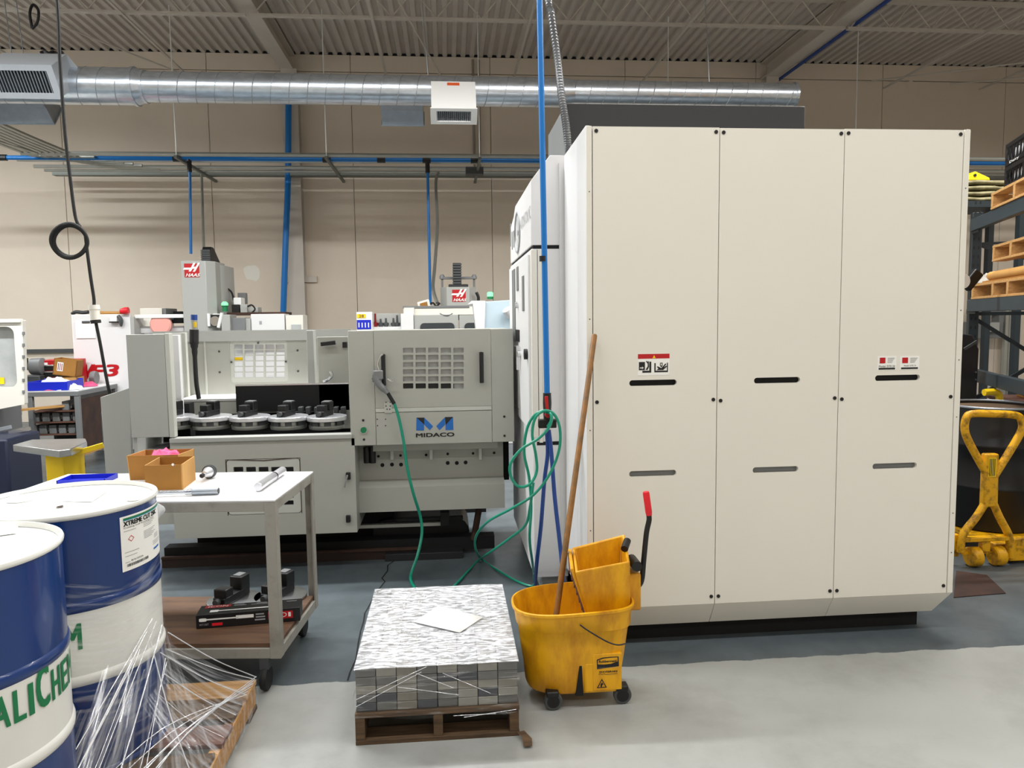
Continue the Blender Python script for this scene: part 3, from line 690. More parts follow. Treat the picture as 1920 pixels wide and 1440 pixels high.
part('latch_plate', 'midaco_light', pc, (mx_(721, 770).x, mx_(735, 770).x, YM-.008, YM, mx_(728, 774).z, mx_(728, 754).z), bev=.001)
for px, py in ((724, 754), (732, 754), (724, 761), (732, 761), (726, 767), (731, 767), (707.5, 786), (723, 786), (708, 798), (723, 798)):
    q = mx_(px, py); disc('rivet', 'grey_dark', pc, (q.x, YM-.009 if py < 770 else YM, q.z), .0045, .002, 8)
for px, py in ((681, 788), (682.5, 824), (945.5, 781), (946, 817), (693, 810)):
    if px == 693: continue
    q = mx_(px, py); disc('bolt', 'black', pc, (q.x, YM, q.z), .0075, .004)
q = mx_(682, 806); disc('push_button', 'green_print', pc, (q.x, YM, q.z), .019, .016, 20); MB().cyl((q.x, YM-.006, q.z), (q.x, YM, q.z), .023, 20).build('button_ring', 'chrome', pc)
# blue M logo and lettering
lf = front(YM-.0015); lf2 = front(YM-.0025)
def LP(pts): 
    out = []
    for px, py in pts: q = mx_(px, py); out.append((q.x, q.z))
    return out
b_ = MB(); b_.plate(LP([(781, 783), (795, 796), (795, 807), (780.5, 807)]), [], lf2, .001); b_.plate(LP([(795.5, 783), (812, 799), (806, 806.5), (795.5, 796)]), [], lf2, .001)
b_.plate(LP([(849.5, 781.5), (850, 806), (835.5, 806.5), (835.5, 797)]), [], lf2, .001); b_.plate(LP([(834.5, 782), (834.5, 796), (824, 806.5), (818, 799)]), [], lf2, .001); b_.build('logo_mark', 'logo_blue', lp)
MB().plate(LP([(781, 783), (795.5, 783), (795.5, 796)]), [], lf, .0005).build('logo_fold', 'print_black', lp); MB().plate(LP([(834.5, 782), (849.5, 781.5), (835.5, 797)]), [], lf, .0005).build('logo_fold', 'print_black', lp)
a = mx_(780, 820); c = mx_(852, 810.5); MB().text('MIDACO', lf2, a.x, a.z, c.x, c.z, bold=.07).build('logo_lettering', 'print_black', lp)
# recessed lower housing below the cabinet
YL = YM+.14
def ml(px, py): return at(px, py, YL)
xr = ml(946, 900).x; xl = ml(668, 900).x; zsk = ml(800, 902).z
hs = part('lower_housing', 'midaco', pc, (xl, xr, YL+.1, YL+.7, ml(800, 957).z+.02, zb), bev=.003)
part('back_sheet', 'midaco', pc, (xl, xr, YL+.09, YL+.1, zsk-.05, zb))
sk = MB().prism([(YL+.09, zsk+.0), (YL+.015, zsk-.02), (YL, zsk-.035), (YL, ml(800, 957).z), (YL+.09, ml(800, 957).z)], 'x', xl, xr).build('skirt_panel', 'midaco', pc)
part('cross_rail', 'midaco', pc, (ml(700, 845).x, ml(933, 845).x, YL-.02, YL+.1, ml(800, 843).z, zb), bev=.002)
for px in (734, 808, 901):
    q = ml(px, 850); part('stiffener', 'midaco_light', pc, (q.x-.01, q.x+.01, YL+.03, YL+.1, ml(px, 864).z, zb), bev=.002)
for px, py, r_ in ((709.5, 855.5, .009), (751, 854, .009), (799, 853, .009), (839.5, 851, .009), (887, 850, .009), (926.5, 849, .009), (717, 872, .013), (735, 871, .013), (752, 871, .013), (839.5, 868, .013), (856.5, 868, .013), (873, 867, .013)):
    q = at(px, py, YL+.09); disc('knockout', 'black_matt', pc, (q.x, YL+.09, q.z), r_, .003)
for px in (688, 699):
    a = at(px-1, 838, YL+.03); c = at(px, 868, YL+.03); MB().tube([a, c], .021, 12).build('cable_sleeve', 'black', pc)
part('dark_gap', 'black_matt', pc, (xr+.01, xb-.01, YL+.2, YL+.7, .5, zb))
# left bay: posts, lower front panel, open window
xw0 = mx_(241, 700).x; xw1 = mx_(312, 700).x; xw2 = mx_(322, 700).x
part('corner_panel', 'machine_grey', pc, (xw0, xw1, YM-.01, YM+.02, mx_(280, 820).z, 1.543), bev=.003)
part('corner_post', 'midaco_light', pc, (xw1+.001, xw2, YM-.008, YM+.05, mx_(320, 820).z, 1.548), bev=.003)
part('corner_return', 'machine_grey', pc, (xw0, xw0+.02, YM+.02, YM+.9, .3, 1.54))
zr = mx_(500, 817).z
part('sill_rail', 'machine_grey', pc, (xw2-.03, xa+.01, YM-.018, YM+.06, zr-.03, zr), bev=.004)
xf0 = mx_(322, 900).x; xf1 = mx_(667, 900).x; zf = .265
wh = []
for r_ in range(2):
    for k in range(5):
        a = mx_(437+23.6*k, 876+13*r_); c = mx_(456+23.6*k, 885+13*r_); wh.append(rrect(a.x, c.x, c.z, a.z, .004, 2))
for k in range(3, 5):
    for r_ in (0, 1):
        a = mx_(437+23.6*k, 926+13*r_); c = mx_(456+23.6*k, 934+13*r_); wh.append(rrect(a.x, c.x, c.z, a.z, .004, 2))
a = mx_(423, 862); c = mx_(566, 962)
MB().plate(rect(xf0, xf1, zf, zr-.03), [rrect(a.x, c.x, c.z, a.z, .02, 3)], front(YM), .02).build('front_panel', 'midaco', pc, bev=.002)
wp = MB().plate(rrect(a.x+.004, c.x-.004, c.z+.004, a.z-.004, .018, 3), wh, front(YM+.004), .016).build('window_frame', 'midaco_light', pc)
part('window_pane', 'grey_dark', pc, (a.x+.02, c.x-.02, YM+.06, YM+.065, c.z+.02, a.z-.02))
MB().tube([(a.x, YM+.001, c.z), (a.x, YM+.001, a.z), ((a.x+c.x)/2, YM+.001, a.z-.012), (c.x, YM+.001, a.z), (c.x, YM+.001, c.z)], .003, 5).build('gasket', 'rust', pc)
for px, py in ((654, 891), (654, 971)):
    q = mx_(px, py); part('latch', 'black', pc, (q.x-.016, q.x+.012, YM-.022, YM, q.z-.025, q.z+.02), bev=.004)
q = mx_(653, 897); MB().bar((q.x, YM-.03, q.z+.03), (q.x-.02, YM-.03, q.z-.05), .012, .01).build('latch_key', 'chrome', pc)
part('bay_side', 'midaco', pc, (xf1-.02, xf1, YM+.02, YM+.8, zf, zr))
# left guard wing
g = [at(188, 745, 4.95), at(243, 727, 4.95), at(250, 1000, 4.95), at(206, 1000, 4.95)]
MB().prism([(p.x, p.z) for p in g], 'y', 4.95, 4.98).build('guard_wing', 'machine_grey', pc, bev=.003)
part('tray_below', 'grey_mid', pc, (xw0+.02, xw2, YM+.06, YM+.4, mx_(280, 850).z-.02, mx_(280, 850).z))
part('lower_side_panel', 'midaco', pc, (xw0+.03, xf0-.01, YM+.04, YM+.06, .35, mx_(280, 850).z), bev=.002)
# inside of the bay
YI = 5.75
def mi(px, py, Y=YI): return at(px, py, Y)
xi0 = mi(330, 680).x; xi1 = mi(660, 680).x
a = mi(430, 640); c = mi(541, 717); ih = []
for r_ in range(6):
    for k in range(5):
        p0 = mi(438.5+19.6*k, 646+10.6*r_); p1 = mi(455+19.6*k, 654.5+10.6*r_); ih.append(rect(p0.x, p1.x, p1.z, p0.z))
zin = mi(500, 755).z
MB().plate(rect(xi0, xi1, zin, 1.545), [rrect(a.x, c.x, c.z, a.z, .02, 3)], front(YI), .02).build('inner_panel', 'midaco', pc)
MB().plate(rrect(a.x, c.x, c.z, a.z, .02, 3), ih, front(YI+.004), .012).build('inner_window', 'midaco_light', pc)
part('inner_pane', 'clear_pane', pc, (a.x+.02, c.x-.02, YI+.02, YI+.024, c.z+.01, a.z-.01))
part('inner_pane_print', 'yellow_clean', pc, (mi(439, 670).x, mi(455, 670).x, YI+.012, YI+.017, mi(445, 678).z, mi(445, 670).z))
part('inner_lip', 'machine_grey', pc, (xi0-.15, xi1, YI-.02, YI, 1.47, 1.55))
for px, py in ((411, 659), (412, 698), (558, 657), (559, 696), (484, 643), (434, 679), (536, 678)):
    q = mi(px, py); disc('screw', 'grey_dark', pc, (q.x, YI, q.z), .008, .004, 8)
part('inner_post', 'midaco_light', pc, (mi(338, 680, 5.6).x, mi(352, 680, 5.6).x, 5.58, 5.62, zin, 1.54), bev=.002)
part('inner_post', 'machine_white', pc, (mi(320, 680, 5.1).x, mi(337, 680, 5.1).x, 5.1, 5.14, zin, 1.53), bev=.002)
part('inner_rib', 'midaco_light', pc, (mi(386, 680).x-.006, mi(386, 680).x+.006, YI-.01, YI, zin, 1.5))
part('inner_post', 'machine_grey', pc, (mi(581, 680, 5.6).x, mi(594, 680, 5.6).x, 5.5, 5.6, zin, 1.545), bev=.002)
part('inner_panel_right', 'midaco', pc, (mi(596, 680, 5.3).x, mi(655, 680, 5.3).x, 5.3, 5.32, zin-.15, 1.5), bev=.002)
q = at(618, 645, 5.25); MB().bar(q+Vector((-.06, 0, 0)), q+Vector((.04, 0, .01)), .03, .03).build('switch', 'black', pc, bev=.004)
q = at(645, 647, 5.25); part('switch', 'black', pc, (q.x-.015, q.x+.015, 5.28, 5.3, q.z-.02, q.z+.02))
q = at(614, 712, 5.25); MB().tube(spl([q+Vector((-.03, 0, -.01)), q, q+Vector((.03, 0, .03)), q+Vector((.02, 0, .06))], 4), .012, 8).build('hose_fitting', 'chrome', pc)
part('inner_ledge', 'machine_white', pc, (mi(333, 745, 5.4).x, mi(660, 745, 5.4).x, 5.4, YI, mi(400, 752, 5.4).z, mi(400, 748, 5.4).z))
part('inner_ledge_face', 'midaco_light', pc, (mi(333, 745, 5.4).x, mi(660, 745, 5.4).x, 5.41, 5.43, mi(400, 777, 5.4).z, mi(400, 752, 5.4).z))
part('splash_panel', 'black_matt', pc, (at(443, 760, 5.3).x, at(655, 760, 5.3).x, 5.3, 5.32, at(500, 772, 5.3).z, at(500, 723, 5.3).z))
part('splash_panel_edge', 'chrome', pc, (at(443, 760, 5.3).x, at(655, 760, 5.3).x, 5.297, 5.322, at(500, 723, 5.3).z, at(500, 720.5, 5.3).z))
part('bay_floor', 'black_matt', pc, (xf0-.1, xf1-.02, YM+.05, YI-.05, zr-.2, zr-.09)); part('bay_back', 'black_matt', pc, (xf0-.1, xf1-.02, 5.44, 5.46, zr-.2, mi(400, 776, 5.44).z)); part('bay_end', 'black_matt', pc, (at(318, 770, 5.15).x-.1, at(355, 770, 5.15).x, 5.15, 5.25, zr-.09, at(330, 757, 5.15).z))
for i in range(14):
    q = at(385+19.5*i, 806, 4.92); MB().cyl((q.x, 4.9, zr-.09), (q.x, 4.94, zr-.05), .02, 8).build('chain_link', 'grey_dark', pc)
for px in (566, 580, 596, 632, 645):
    q = at(px, 767, 5.28); part('clamp_block', 'grey_dark', pc, (q.x-.015, q.x+.015, 5.22, 5.28, q.z-.03, q.z+.02), bev=.003)
MB().tube(spl([at(364, 618, 5.3), at(364, 640, 5.3), at(365, 660, 5.3), at(368, 715, 5.3), at(373, 748, 5.3)], 5), [.031]*7+[.026]*2+[.02]*2+[.0155]*10, 10).build('thick_cable', 'rubber', pc)
# grey base frame on the floor beneath
part('base_frame', 'black_matt', pc, (-1.75, -.4, 5.2, 5.7, 0, .4)); part('base_rail', 'rail_shaded', pc, (-1.9, -.25, 4.95, 5.0, 0, .06))
part('base_rail', 'black_matt', pc, (-1.9, .3, 5.0, 5.1, .03, .12)); 
part('base_rail', 'rust', pc, (-1.9, -.2, 4.94, 4.965, .06, .075))
part('rear_wall', 'black_matt', pc, (-1.8, .3, 6.1, 6.15, 0, .5))
part('roller_cart', 'charcoal', pc, (at(722, 1045, 4.9).x, at(868, 1045, 4.9).x, 4.9, 5.0, at(722, 1058, 4.9).z, at(722, 1040, 4.9).z), bev=.003)
b_ = MB().prism(rrect(at(700, 1000, 5.15).x, at(880, 1000, 5.15).x, .02, at(860, 968, 5.15).z, .12, 4), 'y', 5.12, 5.5); b_.build('coolant_tank', 'black', pc)
part('tank_tag', 'yellow_clean', pc, (at(852, 1025, 5.1).x, at(862, 1025, 5.1).x, 5.09, 5.115, at(857, 1031, 5.1).z, at(857, 1024, 5.1).z))
part('slide_rail', 'midaco_light', pc, (at(670, 985, 5.08).x, at(830, 985, 5.08).x, 5.06, 5.1, at(750, 987, 5.08).z, at(750, 981, 5.08).z))
part('slide_rail', 'black', pc, (at(745, 973, 5.05).x, at(868, 973, 5.05).x, 5.03, 5.07, at(800, 975, 5.05).z, at(800, 970, 5.05).z))
part('slide_carriage', 'black', pc, (at(826, 980, 5.03).x, at(843, 980, 5.03).x, 5.0, 5.12, at(835, 985, 5.03).z, at(835, 958, 5.03).z), bev=.004)
MB().tube([at(898, 955, 5.0), at(888, 1012, 5.0)], .022, 8).build('drain_pipe', 'rust', pc)
# round work pallets with vises, standing in the bay
def work_pallet(px, label, first=None, dz=0):
    q = at(px, 797, 5.0); 
    if first: return copy_tree(first, (q.x, 5.0, q.z), label=label)
    t = thing('work_pallet', label, 'pallet', tuple(q), 0, 'round work pallets in the changer bay')
    MB().lathe([(.06, -.02), (.115, -.02), (.118, -.008), (.118, .004), (.095, .006), (.095, .03), (.118, .032)], (q.x, 5.0, q.z), 36).build('base_ring', 'conduit', t)
    for k in range(8):
        a = math.pi*2*k/8+.2; c = Vector((q.x+.098*math.cos(a), 5.0+.098*math.sin(a), q.z+.018)); MB().obox(c, Vector((-math.sin(a), math.cos(a), 0))*.022, Vector((math.cos(a), math.sin(a), 0))*.012, Vector((0, 0, .013))).build('clamp', 'grey_dark', t)
    MB().lathe([(.1, .032), (.128, .034), (.131, .037), (.131, .06), (.128, .063)], (q.x, 5.0, q.z), 40).build('disc', 'steel_bright', t)
    return t
def vise(px, label, first=None):
    q = at(px, 797, 5.0); loc = (q.x, 5.0, q.z+.063)
    if first: return copy_tree(first, loc, label=label)
    t = thing('machine_vise', label, 'vise', loc, R(-14), 'vises on the round work pallets')
    MB().box(-.03, .03, -.075, .085, 0, .035).build('bed', 'black', t, local=True, bev=.004)
    MB().box(-.032, .032, .02, .085, .03, .09).build('fixed_jaw', 'black', t, local=True, bev=.004)
    MB().box(-.029, .029, -.06, -.01, .03, .075).build('moving_jaw', 'black', t, local=True, bev=.005)
    MB().box(-.026, .026, .022, .08, .09, .094).build('jaw_cap', 'grey_mid', t, local=True, bev=.001)
    MB().tube([(0, -.1, .02), (0, -.07, .02)], .014, 10).build('screw', 'grey_dark', t, local=True)
    return t
wp = vs = None
for px, a in ((327, 'leftmost'), (397, 'second from the left'), (469, 'third from the left'), (541, 'fourth from the left'), (613, 'last, beside the green button cabinet')):
    o = work_pallet(px, 'round aluminium work pallet in the changer bay, %s' % a, wp); wp = wp or o
    o = vise(px-4, 'black vise on the round work pallet, %s' % a, vs); vs = vs or o
# air gun hooked on the left handle, with its hose
t = thing('air_gun', 'grey air blow gun hooked on the left black door handle', 'air gun', tuple(mx_(716, 720)))
Yg = YM-.065
MB().tube(spl([at(702, 706, Yg), at(712, 722, Yg), at(722, 732, Yg), at(727, 737, Yg)], 4), [.022]*4+[.02]*4+[.015]*5, 10).build('body', 'grey_mid', t)
MB().tube(spl([at(712, 697, Yg), at(708, 682, Yg), at(713, 668, Yg), at(718, 664, Yg)], 4), .006, 6).build('nozzle', 'chrome', t)
MB().obox(at(709, 703, Yg), (.03, 0, 0), (0, .014, 0), (0, 0, .028)).build('head', 'grey_mid', t, bev=.006)
MB().tube(spl([at(702, 694, Yg), at(700, 705, Yg), at(700, 716, Yg)], 4), .005, 6).build('trigger', 'grey_dark', t)
MB().tube(spl([at(726, 711, Yg), at(734, 715, Yg), at(739, 713, Yg)], 4), .005, 6).build('hook', 'chrome', t)
MB().tube([at(727, 737, Yg), at(739, 757, Yg)], .012, 8).build('strain_relief', 'rubber', t)
hose('green air hose running from the air gun down to the floor', [at(739, 756, Yg), at(748, 785, Yg), at(757, 830, Yg), at(763, 875, Yg), at(775, 925, Yg), at(788, 968, 4.68), at(791, 1000, 4.66), at(783, 1040, 4.6), at(771, 1075, 4.55), atz(771, 1090, .01), atz(778, 1103, .01)], .0095, 'teal')
# ================================================================ DRUM PALLET AND TWO DRUMS
pl = thing('pallet', 'weathered wooden pallet under the two blue drums', 'pallet', (-1.43, 2.44, 0))
PX0, PX1, PY0, PY1, PZ = -2.04, -.818, 1.83, 3.05, .125
for i, (y0, y1, m_) in enumerate(((PY1-.14, PY1, 'wood_pale'), (PY1-.30, PY1-.17, 'wood_old'), (PY1-.47, PY1-.34, 'wood_red'), (PY1-.64, PY1-.52, 'wood_old'), (PY1-.81, PY1-.69, 'wood_old'), (PY1-.98, PY1-.86, 'wood_old'), (PY0, PY0+.13, 'wood'))):
    part('deck_board', m_, pl, (PX0, PX1-(.01 if i % 2 else 0), y0, y1, PZ-.02, PZ-.001*i), bev=.003)
for x in (PX0, (PX0+PX1)/2-.02, PX1-.045):
    MB().box(x, x+.04, PY0, PY1, .02, PZ-.021).build('stringer', 'wood', pl, bev=.003)
for y0 in (PY0, (PY0+PY1)/2-.06, PY1-.12):
    part('bottom_board', 'wood_old', pl, (PX0, PX1, y0, y0+.12, 0, .019), bev=.003)
def drum(cx, cy, label, m_low):
    t = thing('drum', label, 'drum', (cx, cy, PZ), 0, 'chemical drums on the pallet')
    z0 = PZ; H = .875; r = .2845
    def body(nm, m, za, zb, h0, h1):
        prof = []
        n = 14
        for k in range(n+1):
            z = za+(zb-za)*k/n; prof.append((r, z))
        MB().lathe(prof, (cx, cy, z0), 72, False, False).build(nm, m, t, angle=60)
    z1, z2 = .343, .578
    body('lower_shell', 'drum_blue', 0.0, z1-.02, 0, 0); body('middle_shell', 'drum_white', z1+.0, z2-.012, 0, 0); body('upper_shell', 'drum_blue', z2+.0, H-.012, 0, 0)
    for z, m in ((z1-.012, 'drum_white'), (z2-.004, 'drum_blue')):
        MB().lathe([(r-.001, z-.02), (r+.004, z-.014), (r+.0062, z-.004), (r+.0062, z+.004), (r+.004, z+.012), (r-.001, z+.018)], (cx, cy, z0), 72, False, False).build('rolling_hoop', m, t, angle=60)
    MB().lathe([(r-.002, H-.016), (r+.005, H-.012), (r+.0065, H-.004), (r+.004, H+.002), (r-.002, H+.002), (r-.006, H-.006), (r-.008, H-.012)], (cx, cy, z0), 72, False, False).build('rim', 'drum_white', t, angle=60)
    ld = MB().lathe([(r-.006, H-.02), (r-.007, H-.013), (r-.03, H-.014), (.0005, H-.012)], (cx, cy, z0), 72, False, False).build('lid', 'drum_white', t, angle=60)
    MB().lathe([(r+.004, 0), (r+.004, .012), (r-.001, .016)], (cx, cy, z0), 72, True, False).build('chime', 'drum_blue', t, angle=60)
    return t, ld, z0+H-.012
def cyl_map(cx, cy, r, a0):
    """print wrapped round a drum; u is the arc length, positive to the right seen from outside"""
    return lambda u, v, w=0: (cx+(r-w)*math.cos(a0+u/r), cy+(r-w)*math.sin(a0+u/r), v)
BX, BY = -1.335, 2.668
t, ld, zl_ = drum(BX, BY, 'blue and white chemical drum with white product label, behind the other', 'drum_blue')
def bung(px, py, r_, ld, z): q = atz(px, py, z); MB().lathe([(r_*1.15, 0), (r_, .006), (r_*.95, .014), (r_*.5, .016)], (q.x, q.y, z), 20, False).build('bung', 'label_white', ld, angle=50)
bung(38, 938, .036, ld, zl_); bung(250, 937, .018, ld, zl_)
q = [atz(x, y, zl_+.0015) for x, y in ((150, 921), (203, 920), (172, 941), (116, 940))]; MB().add(q, [[0, 1, 2, 3]]).build('lid_paper', 'paper', ld)
q = [atz(x, y, zl_+.003) for x, y in ((108, 949), (118, 947), (119, 950), (104, 952))]; MB().add(q, [[0, 1, 2, 3]]).build('lid_mark', 'rust', ld)
# product label on the right side of the back drum
Rl = .2845+.0015
def ang(px, py, cx, cy, r):
    d = ray(px, py); a = d.x**2+d.y**2; b_ = 2*(-d.x*cx-d.y*cy); c = cx*cx+cy*cy-r*r; disc_ = b_*b_-4*a*c
    if disc_ < 0: return None
    s = (-b_-math.sqrt(disc_))/(2*a); p = CAM+d*s; return math.atan2(p.y-cy, p.x-cx), p.z
aL, zT = ang(224, 971, BX, BY, Rl); _, zB = ang(229, 1074, BX, BY, Rl); aR = aL+.27/Rl
mpb = cyl_map(BX, BY, Rl, aL); LW = .27; LH = zT-zB
def wrap(nm, m, par, u0, u1, v0, v1, dr, mp0=(BX, BY), a0=aL):
    mp = cyl_map(mp0[0], mp0[1], Rl+dr, a0); n = max(2, int(abs(u1-u0)/.015)+2)
    return MB().grid(lambda a, b: mp(u0+(u1-u0)*a, v0+(v1-v0)*b), n, 2).build(nm, m, par, angle=60)
lb = wrap('product_label', 'label_white', t, 0, LW, zB, zT, 0)
V = lambda f: zB+LH*f
wrap('label_stripe', 'green_print', lb, .012, LW-.012, V(.93), V(.965), .0006); wrap('label_stripe_blue', 'sky_print', lb, .012, LW-.012, V(.915), V(.93), .0006)
mp1 = cyl_map(BX, BY, Rl+.0007, aL)
MB().text('XTREME CUT 250C', mp1, .012, V(.815), .2, V(.905), cuts=14, bold=.06).build('label_title', 'print_black', lb)
MB().text('Cutting and Grinding Fluid', mp1, .012, V(.765), .17, V(.802), cuts=10).build('label_subtitle', 'print_black', lb)
MB().text('8/6/2026', mp1, .035, V(.155), .09, V(.185), cuts=6).build('label_date', 'print_black', lb)
bc = MB(); u = .018; random.seed(3)
while u < .115:
    wd = random.choice((.001, .0018, .003)); pts = [(u, V(.07)), (u+wd, V(.07)), (u+wd, V(.12)), (u, V(.12))]; bc.add([mp1(*p) for p in pts], [[0, 1, 2, 3]]); u += wd+random.choice((.0012, .002))
tag(bc.build('label_barcode', 'print_black', lb), kind='stuff')
ln = MB()
for (u, v, w_) in [(.012, .72, .05), (.012, .33, .06), (.012, .26, .05), (.012, .12+.03, .018)]+[(.1, .75-.03*k, .075-.012*(k % 3)) for k in range(3)]+[(.1, .6-.026*k, .08-.014*(k % 3)) for k in range(6)]+[(.17, .44-.03*k, .04) for k in range(3)]+[(.155, .32-.03*k, .07) for k in range(3)]:
    pts = [(u, V(v)), (u+w_*.5, V(v)), (u+w_, V(v)), (u+w_, V(v)+.002), (u+w_*.5, V(v)+.002), (u, V(v)+.002)]; ln.add([mp1(*p) for p in pts], [[0, 1, 4, 5], [1, 2, 3, 4]])
tag(ln.build('label_fine_print', 'print_grey', lb), kind='stuff')
MB().add([mp1(.04, V(.63)), mp1(.053, V(.57)), mp1(.04, V(.51)), mp1(.027, V(.57)), mp1(.04, V(.615)), mp1(.05, V(.57)), mp1(.04, V(.525)), mp1(.03, V(.57))], [[0, 1, 5, 4], [1, 2, 6, 5], [2, 3, 7, 6], [3, 0, 4, 7]]).build('hazard_diamond', 'red', lb)
wrap('label_logo', 'logo_blue', lb, .16, .215, V(.16), V(.195), .0006)
# green company name round the white bands
def band_text(par, cx, cy, a0, s, u0, u1, z0, z1):
    MB().text(s, cyl_map(cx, cy, Rl+.0008, a0), u0, z0, u1, z1, cuts=26, bold=.025).build('company_lettering', 'green_print', par)
FX, FY = -1.378, 2.083
t2, ld2, zl2 = drum(FX, FY, 'blue and white chemical drum nearest the camera at the lower left', 'drum_blue')
aE, zE = ang(112, 1262, FX, FY, Rl); aA, zA = ang(2, 1330, FX, FY, Rl)
uA = (aA-aE)*Rl
# QUALICHEM in one line: capital Q and C stand taller than the small capitals
def company(par, cx, cy, aend, zlow, scale):
    h = .088*scale; cap = .116*scale; wch = .047*scale; u = 0
    s = 'QUALICHEM'; ws = {'I': .024, 'M': .06, 'Q': .062, 'C': .056, 'H': .05, 'L': .042}
    tot = sum(ws.get(c, .05)*scale for c in s); u = -tot
    for c in s:
        w_ = ws.get(c, .05)*scale
        MB().text(c, cyl_map(cx, cy, Rl+.0008, aend), u, zlow, u+w_-.008*scale, zlow+(cap if c in 'QC' else h), cuts=5, bold=.035, sep=.4).build('company_letter', 'green_print', par); u += w_
aM, zM = ang(158, 1180, BX, BY, Rl); _, zM2 = ang(158, 1216, BX, BY, Rl)
company(t, BX, BY, aM, zM2, .98)
_, zF = ang(100, 1312, FX, FY, Rl); company(t2, FX, FY, aE+.115/Rl, zF-.002, .98)
q = [atz(x, y, zl2+.0015) for x, y in ((-20, 990), (38, 976), (30, 1000), (-30, 1008))]; MB().add(q, [[0, 1, 2, 3]]).build('lid_paper', 'paper', ld2)
bung(6, 991, .016, ld2, zl2)
# stretch film torn loose round the drums and the pallet
film_mat('film_clear', (26, 1.1, 1), .46, .78, .03, .5, .14, .55, .25, nscale=1.6, uv=True)
film_mat('film_drum', (3, 22, 1), .48, .82, .0, .5, .14, .5, .15, rot=(0, 0, .75), nscale=1.4, uv=True)
film_mat('film_strand', (8, 8, 8), .2, .8, .55, .9, .15, .6, .3)
sf = thing('stretch_film', 'torn clear stretch film round the drums and over the pallet', 'film', (-1.2, 2.45, PZ))
mpf = cyl_map(BX, BY, .2845+.012, 0)
MB().grid(lambda a, b: mpf((-2.15+2.3*a)*.2965, PZ+.06+.60*b+.03*math.sin(7*a)*b), 40, 14).build('drum_wrap', 'film_drum', sf, angle=80, uv=(40, 14))
def sheet(nm, top, bot, nu=14, nv=10, sag=.02, m='film_clear'):
    T = spl(top, 6); B = spl(bot, 6)
    def fn(a, b):
        p = T[min(int(a*(len(T)-1)+.5), len(T)-1)].lerp(B[min(int(a*(len(B)-1)+.5), len(B)-1)], b)
        return p+Vector((0, 0, -sag*math.sin(math.pi*b)+.006*math.sin(23*a+5*b)))
    MB().grid(fn, nu, nv).build(nm, m, sf, angle=80, uv=(nu, nv))
dp = lambda a, z, r=.3: Vector((BX+r*math.cos(R(a)), BY+r*math.sin(R(a)), z))
E_ = lambda x, y, z=PZ+.004: Vector((x, y, z))
sheet('film_sheet', [dp(20, .42), dp(0, .36), dp(-25, .3)], [E_(PX1+.004, PY1), E_(PX1+.006, 2.7), E_(PX1+.006, 2.35)], 20, 12)
sheet('film_sheet', [dp(10, .5), dp(-20, .5), dp(-50, .48)], [E_(PX1, 2.5), E_(-.95, 2.1), E_(-1.12, 1.9)], 24, 14)
sheet('film_sheet', [dp(-20, .42), dp(-45, .38), dp(-70, .36)], [E_(-1.0, 1.95), E_(-1.12, 1.9), E_(-1.2, 1.86)], 20, 12)
sheet('film_sheet', [E_(PX1+.006, PY1, PZ+.01), E_(PX1+.01, 2.6, PZ+.01), E_(PX1+.01, 2.0, PZ+.01)], [E_(PX1+.008, PY1, .03), E_(PX1+.014, 2.6, .03), E_(PX1+.012, 2.0, .03)], 16, 5, 0)
random.seed(11)
for k, (a0, z0, x1, y1) in enumerate(((15, .47, PX1, PY1), (8, .42, PX1, PY1-.02), (-5, .44, PX1, 2.9), (-15, .5, -.84, 2.35), (0, .53, -1.0, 2.0), (-8, .56, -1.06, 1.95), (-18, .55, -1.14, 1.9), (-25, .5, -1.08, 1.92), (-30, .47, -1.18, 1.88), (-3, .36, PX1, 2.75), (-10, .3, PX1, 2.6), (5, .38, -.95, 2.05), (3, .4, -.92, 2.1), (-12, .58, -1.2, 1.88))):
    a = dp(a0, z0, .3); b_ = E_(x1, y1, PZ+.01); md = (a+b_)/2+Vector((random.uniform(-.01, .01), 0, -.015))
    MB().tube(spl([a, md, b_], 5), random.uniform(.0012, .0026), 5).build('strand', 'film_strand', sf)
for k in range(6):
    a = E_(PX1, PY1-.03*k, PZ+.012); b_ = E_(-1.0-.03*k, 1.95+.05*k, PZ+.02)
    MB().tube(spl([a, (a+b_)/2+Vector((.03*random.uniform(-1, 1), 0, .05+.02*random.random())), b_], 6), random.uniform(.0012, .0025), 5).build('strand', 'film_strand', sf)
p = at(297, 968, 2.6); q = at(299, 1002, 2.6)
MB().grid(lambda a, b: (BX+(.286+.03*a*math.sin(math.pi*b))*math.cos(.42+.1*a), BY+(.286+.03*a*math.sin(math.pi*b))*math.sin(.42+.1*a), q.z+(p.z-q.z)*b), 8, 8).build('loose_flap', 'film_strand', sf)

